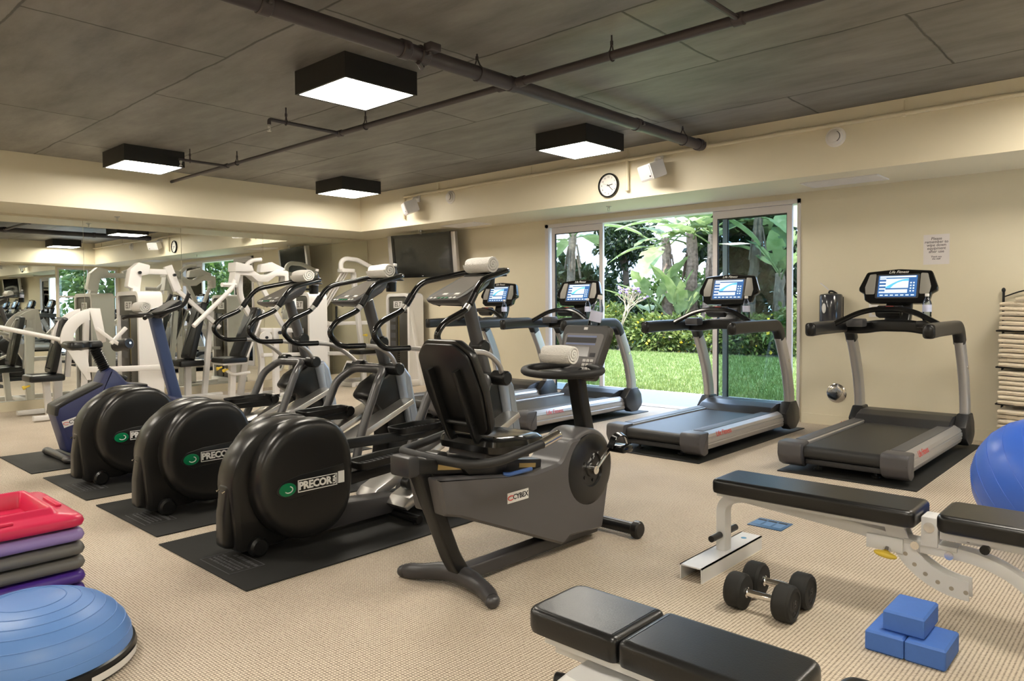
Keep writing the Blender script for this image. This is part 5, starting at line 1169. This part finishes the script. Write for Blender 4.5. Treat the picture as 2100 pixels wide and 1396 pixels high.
for si, zz in enumerate(shz):
    for ci, cx in enumerate((-.150, .150)):
        n_ = 7 if si < 3 else 6
        for i in range(n_):
            o = ob('folded_towel', tms[rnd.randrange(4)], TERRYT, loc=(-.85+cx+rnd.uniform(-.004, .004), YW-.265+rnd.uniform(-.01, .012), zz+.007+i*.0405), rot=(0, 0, rnd.uniform(-.02, .02)))
            o.scale = (1, 1, 1.06)
            tag(o, 'folded cream towel in the stack on the %s of the rack' % names[si], 'towel', 'folded towels on the '+names[si])
o = ob('folded_towel', tms[1], TERRYT, loc=(-.90, YW-.27, 1.017+6*.0405), rot=(0, 0, .1)); tag(o, 'folded cream towel lying across the very top of the towel rack', 'towel', 'folded towels on the top shelf')

# ================================================================== GARDEN
def pixY(u, v, y):
    d = _F+_R*((u-1050)/FPX)-_U*((v-698-SHY)/FPX)
    return Vector((0, 0, H))+d*(y/d.y)
GRASS = leaf_mat('grass_blades', (.14, .19, .045), (.27, .32, .10), .3)
lawn = MB(); lawn.bx(-34, 18, 9.30, 16.9, -.06, -.012)
struct('lawn_ground', lawn, mat('lawn_green', (.20, .27, .075), .9, noise=(9, (.14, .20, .05), .25), bump=(60, .8)), 'mown lawn outside the garden door', smooth=0)
struct('planting_bed', MB().bx(-40, 22, 16.9, 44, -.06, -.015), mat('soil', (.045, .035, .02), .95), 'dark planting bed beyond the lawn', smooth=0)
struct('patio', MB().bx(-34, 18, YW+T, 9.30, -.06, -.004), mat('patio_concrete', (.34, .34, .345), .8, noise=(14, (.30, .30, .305), .3), bump=(120, .2)), 'pale concrete strip between door and lawn', smooth=0)
rg = np.random.default_rng(3); n = 52000
bx_ = rg.uniform(-13.5, -2.5, n); by_ = 9.28+rg.random(n)**1.3*7.5; hh = rg.uniform(.025, .06, n); aa = rg.uniform(0, 2*np.pi, n); ww = rg.uniform(.006, .012, n)
lx, ly = rg.normal(0, .02, n), rg.normal(0, .02, n)
V = np.stack([np.stack([bx_-np.cos(aa)*ww, by_-np.sin(aa)*ww, np.full(n, -.012)], 1), np.stack([bx_+np.cos(aa)*ww, by_+np.sin(aa)*ww, np.full(n, -.012)], 1), np.stack([bx_+lx, by_+ly, hh], 1)], 1).reshape(-1, 3)
me = bpy.data.meshes.new('grass'); me.from_pydata(V.tolist(), [], np.arange(3*n).reshape(-1, 3).tolist())
tag(ob('grass', me, GRASS), 'short bright green grass of the lawn', 'grass', kind='stuff')

def foliage(nl, rx, ry, rz, size, seed, shell=.55, droop=.3, asp=.5):
    """many small folded leaves filling an ellipsoid, as one mesh"""
    g = np.random.default_rng(seed); d = g.normal(size=(nl, 3)); d /= np.linalg.norm(d, axis=1)[:, None]
    rr = shell+(1-shell)*g.random(nl)**.6
    lump = 1+.22*np.sin(d[:, 0]*5+seed)*np.cos(d[:, 1]*4+seed*2)+.12*np.sin(d[:, 2]*9+seed)
    c = d*(rr*lump)[:, None]*np.array([rx, ry, rz])
    t = d+g.normal(0, .8, (nl, 3)); t[:, 2] -= droop; t /= np.linalg.norm(t, axis=1)[:, None]
    s = np.cross(t, g.normal(size=(nl, 3))); s /= np.linalg.norm(s, axis=1)[:, None]; nn = np.cross(t, s)
    L = size*g.uniform(.6, 1.4, nl)[:, None]
    V = np.stack([c, c+t*L*.5+s*L*asp*.5+nn*L*.08, c+t*L, c+t*L*.5-s*L*asp*.5+nn*L*.08], 1).reshape(-1, 3)
    q = np.arange(nl)*4; F = np.concatenate([np.stack([q, q+1, q+2], 1), np.stack([q, q+2, q+3], 1)])
    me = bpy.data.meshes.new('foliage'); me.from_pydata(V.tolist(), [], F.tolist()); return me
HEDGE = leaf_mat('hedge_leaf', (.06, .10, .02), (.24, .28, .07), .3)
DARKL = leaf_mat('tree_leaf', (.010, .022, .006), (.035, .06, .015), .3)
MIDL = leaf_mat('mid_leaf', (.045, .085, .018), (.13, .19, .045), .35)
BANANA = leaf_mat('paddle_leaf', (.20, .28, .10), (.36, .42, .19), .4)
BARK = mat('bark', (.12, .085, .055), .9, noise=(8, (.06, .045, .03), .3), bump=(20, .6)); FIBRE = mat('palm_fibre', (.36, .25, .19), .9, noise=(11, (.10, .065, .045), .25), bump=(16, .9))
YFL = mat('yellow_petal', (.85, .55, .03), .6); PFL = mat('mauve_petal', (.45, .25, .60), .6)
# flowering hedge: one shrub after another
hm = [foliage(2600, 1.25, .75, .62, .16, 20+i, .45) for i in range(3)]; fl = [foliage(70, 1.27, .80, .66, .075, 40+i, .93, 0, 1) for i in range(3)]
for m in hm: m.materials.append(HEDGE)
for m in fl: m.materials.append(YFL)
for i, x in enumerate(np.arange(-24.5, 9.6, 2.3)):
    l = 'leafy hedge shrub with yellow flowers along the far edge of the lawn'
    r = thing('hedge_shrub', l, 'shrub', (float(x), 17.55+.25*math.sin(i*2.1), -.02), i*1.0 % .6, 'flowering hedge shrubs beyond the lawn')
    o = ob('foliage', hm[i % 3], None, r, loc=(0, 0, .58)); o['kind'] = 'stuff'
    o = ob('blossom', fl[(i+1) % 3], None, r, loc=(0, 0, .60)); o['kind'] = 'stuff'
    ob('stem', MB().tube([(0, 0, 0), (.05, 0, .3), (.02, .05, .6)], .05, 6), BARK, r)
    r.scale = (1, 1, 1+.22*math.sin(i*1.7))

def paddle(L, w_, seed, torn=True):
    """banana-like blade on its stalk, growing along +y then drooping"""
    g = random.Random(seed); n = 12; vs = []; fs = []; st = .45*L
    for i in range(n+1):
        t = i/n; y = st+t*L; wd = w_*(math.sin(math.pi*min(1, .04+.96*t)**.8)**.75 if 0 < t < 1 else .02)
        zz = -.32*L*t*t+.02; dr = .10*wd
        jit = .02*g.uniform(-1, 1) if torn else 0
        vs += [(-wd/2, y+jit*2, zz+.18*wd-dr), (-wd/4, y, zz+.14*wd), (0, y, zz), (wd/4, y, zz+.14*wd), (wd/2, y-jit*2, zz+.18*wd-dr)]
    for i in range(n):
        for k in range(4):
            if torn and k in (0, 3) and g.random() < .10: continue
            a = i*5+k; fs.append((a, a+1, a+6, a+5))
    mb = MB(); mb._add(vs, fs); mb.tube([(0, -.0, 0), (0, st*.6, .03), (0, st+.1, .02)], .022, 6); return mb.mesh('leaf', 1.2)
pm = [paddle(1.55, .58, s) for s in range(3)]+[paddle(1.1, .46, 9)]
for m in pm: m.materials.append(BANANA)
def giant_plant(u, vb, vc, y, label, nl, seed, tr_r=.16, lean=0, up=.9, sc=1.0):
    b = pixY(u, vb, y); c = pixY(u+lean, vc, y); base_ = Vector((b.x, b.y, -.015))
    r = thing('paddle_palm', label, 'palm', base_, group='tall paddle-leaved plants beyond the hedge'); g = random.Random(seed)
    top = Vector((c.x, c.y, c.z))-base_
    m = MB(); pts = [Vector((0, 0, 0))*1]; k = 10
    P = [Vector((0, 0, 0)).lerp(top, i/k)+Vector((g.uniform(-.03, .03), g.uniform(-.03, .03), 0)) for i in range(k+1)]
    m.tube(P, [tr_r*(1.1-.35*i/k+.10*(i % 2)) for i in range(k+1)], 9); ob('trunk', m, FIBRE, r)
    for i in range(5):
        a = g.uniform(0, 6.28); q = P[-2]+Vector((math.cos(a)*tr_r*.9, math.sin(a)*tr_r*.9, -g.uniform(0, .6)))
        ob('dead_sheath', MB().tube([q, q+Vector((math.cos(a)*.06, math.sin(a)*.06, -.35)), q+Vector((math.cos(a)*.12, math.sin(a)*.12, -.75))], 1, sec=rrect(.09, .02, .005, 1)), FIBRE, r)
    for i in range(nl):
        az = 2*math.pi*i/nl+g.uniform(-.3, .3); el = g.uniform(up-.5, up+.5)
        o = ob('leaf', pm[g.randrange(4)], None, r)
        o.location = top+Vector((0, 0, g.uniform(-.35, .05))); o.rotation_mode = 'QUATERNION'
        d = Vector((math.cos(az)*math.cos(el), math.sin(az)*math.cos(el), math.sin(el)))
        xx = d.cross(Vector((0, 0, 1))).normalized(); zz = xx.cross(d)
        M = Matrix((xx, d, zz)).transposed(); o.rotation_quaternion = M.to_quaternion()
        s = g.uniform(.8, 1.2)*sc; o.scale = (s, s, s)
    return r
giant_plant(1374, 712, 490, 19.0, 'tall paddle-leaved palm with fibrous trunk, beside the arching young plants', 11, 1, .17, -8, .25)
giant_plant(1416, 712, 475, 19.4, 'tall paddle-leaved palm with the thickest trunk in the middle of the clump', 11, 2, .19, 4, .2)
giant_plant(1444, 712, 480, 18.7, 'leaning paddle-leaved palm at the door leaf side of the clump', 9, 3, .12, 16, .3)
giant_plant(1395, 715, 655, 18.2, 'low young paddle-leaved plant with upright leaves before the palm trunks', 7, 4, .10, 0, 1.2, .85)
giant_plant(1338, 715, 640, 18.6, 'low arching paddle-leaved plant beside the bare shrub', 5, 5, .08, 0, .7, .85)
giant_plant(1165, 712, 470, 18.9, 'tall paddle-leaved palm seen through the fixed door pane', 10, 6, .15, 10, .3)
giant_plant(1532, 712, 430, 19.2, 'tall paddle-leaved palm seen through the sliding door leaf', 10, 7, .14, 25, .2)
giant_plant(1600, 712, 560, 18.4, 'shorter paddle-leaved palm seen at the edge of the sliding door leaf', 8, 8, .15, 0)
# bare pinkish shrub
b = pixY(1272, 712, 17.0); r = thing('bare_shrub', 'pale thin-branched shrub with a few mauve flowers before the hedge', 'shrub', (b.x, 17.0, -.015))
g = random.Random(11); m = MB()
def grow(p, d, L, rad, k):
    q = p+d*L; m.tube([p, p.lerp(q, .5)+Vector((g.uniform(-.04, .04), g.uniform(-.04, .04), 0)), q], [rad, rad*.85, rad*.7], 5)
    if k == 0: tips.append(q); return
    for i in range(3 if k > 1 else 2):
        grow(q, (d+Vector((g.uniform(-.75, .75), g.uniform(-.75, .75), g.uniform(-.1, .55)))).normalized(), L*.74, rad*.66, k-1)
tips = []; grow(Vector((0, 0, 0)), Vector((.05, 0, 1)), .62, .035, 4)
ob('branches', m, mat('pale_bark', (.50, .38, .27), .8), r)
fm = MB()
for t in tips[::3]: fm.ell(t, (.045, .045, .035), 6, 4)
ob('blossom', fm, PFL, r)['kind'] = 'stuff'
fm = MB()
for t in tips[1::3]: fm.ell(t+Vector((.02, 0, -.03)), (.06, .05, .025), 6, 4)
ob('leaf_tufts', fm, HEDGE, r)['kind'] = 'stuff'
# trees behind
tmesh = [foliage(2600, 2.0, 1.6, 1.5, .34, 60+i, .35) for i in range(3)]; tmid = [foliage(2400, 2.0, 1.6, 1.5, .30, 70+i, .4) for i in range(2)]
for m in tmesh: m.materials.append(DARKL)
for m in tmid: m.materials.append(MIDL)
def tree(u, v, y, s, dark, label, x=None, zc=None):
    c = pixY(u, v, y) if x is None else Vector((x, y, zc))
    r = thing('garden_tree', label, 'tree', (c.x, y, -.015), group='leafy trees behind the palms')
    m = MB().tube([(0, 0, 0), (.1, 0, c.z*.5), (0, 0, c.z)], [.17, .13, .08], 8)
    for k in range(4): m.tube([(0, 0, c.z*.7), (math.cos(k*1.6)*.9*s, math.sin(k*1.6)*.7*s, c.z+.4*s)], [.07, .03], 6)
    ob('trunk', m, BARK, r)
    me = (tmesh if dark else tmid)[len(label) % 2]
    o = ob('foliage', me, None, r, loc=(0, 0, c.z)); o['kind'] = 'stuff'; o.scale = (s, s, s); o.rotation_euler = (0, 0, u*.37)
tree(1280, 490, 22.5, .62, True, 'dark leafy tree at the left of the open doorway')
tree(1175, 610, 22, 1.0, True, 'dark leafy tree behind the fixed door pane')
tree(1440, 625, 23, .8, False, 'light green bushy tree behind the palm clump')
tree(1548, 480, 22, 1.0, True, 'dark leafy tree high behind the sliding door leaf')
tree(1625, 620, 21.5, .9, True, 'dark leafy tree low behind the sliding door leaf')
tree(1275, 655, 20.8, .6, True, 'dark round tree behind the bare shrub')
tree(1365, 640, 25.5, .9, False, 'light green tree far between the palm trunks')
for x, y, z in ((4.6, 5.6, 2.0), (5.2, 8.9, 2.2), (6.5, 12.2, 2.4)): tree(50, 0, y, .95, False, 'leafy tree outside the end-wall window, seen in the mirror', x, z)
for i, (x, k) in enumerate(((-27, 'far'), (-21.5, 'next'), (.5, 'n'), (6, 'm'), (11.5, 'o'))):
    tree(100*i, 0, 22.5, 1.05, i % 2 == 0, 'broad leafy tree farther along the garden bed beyond the hedge', x, 3.4)
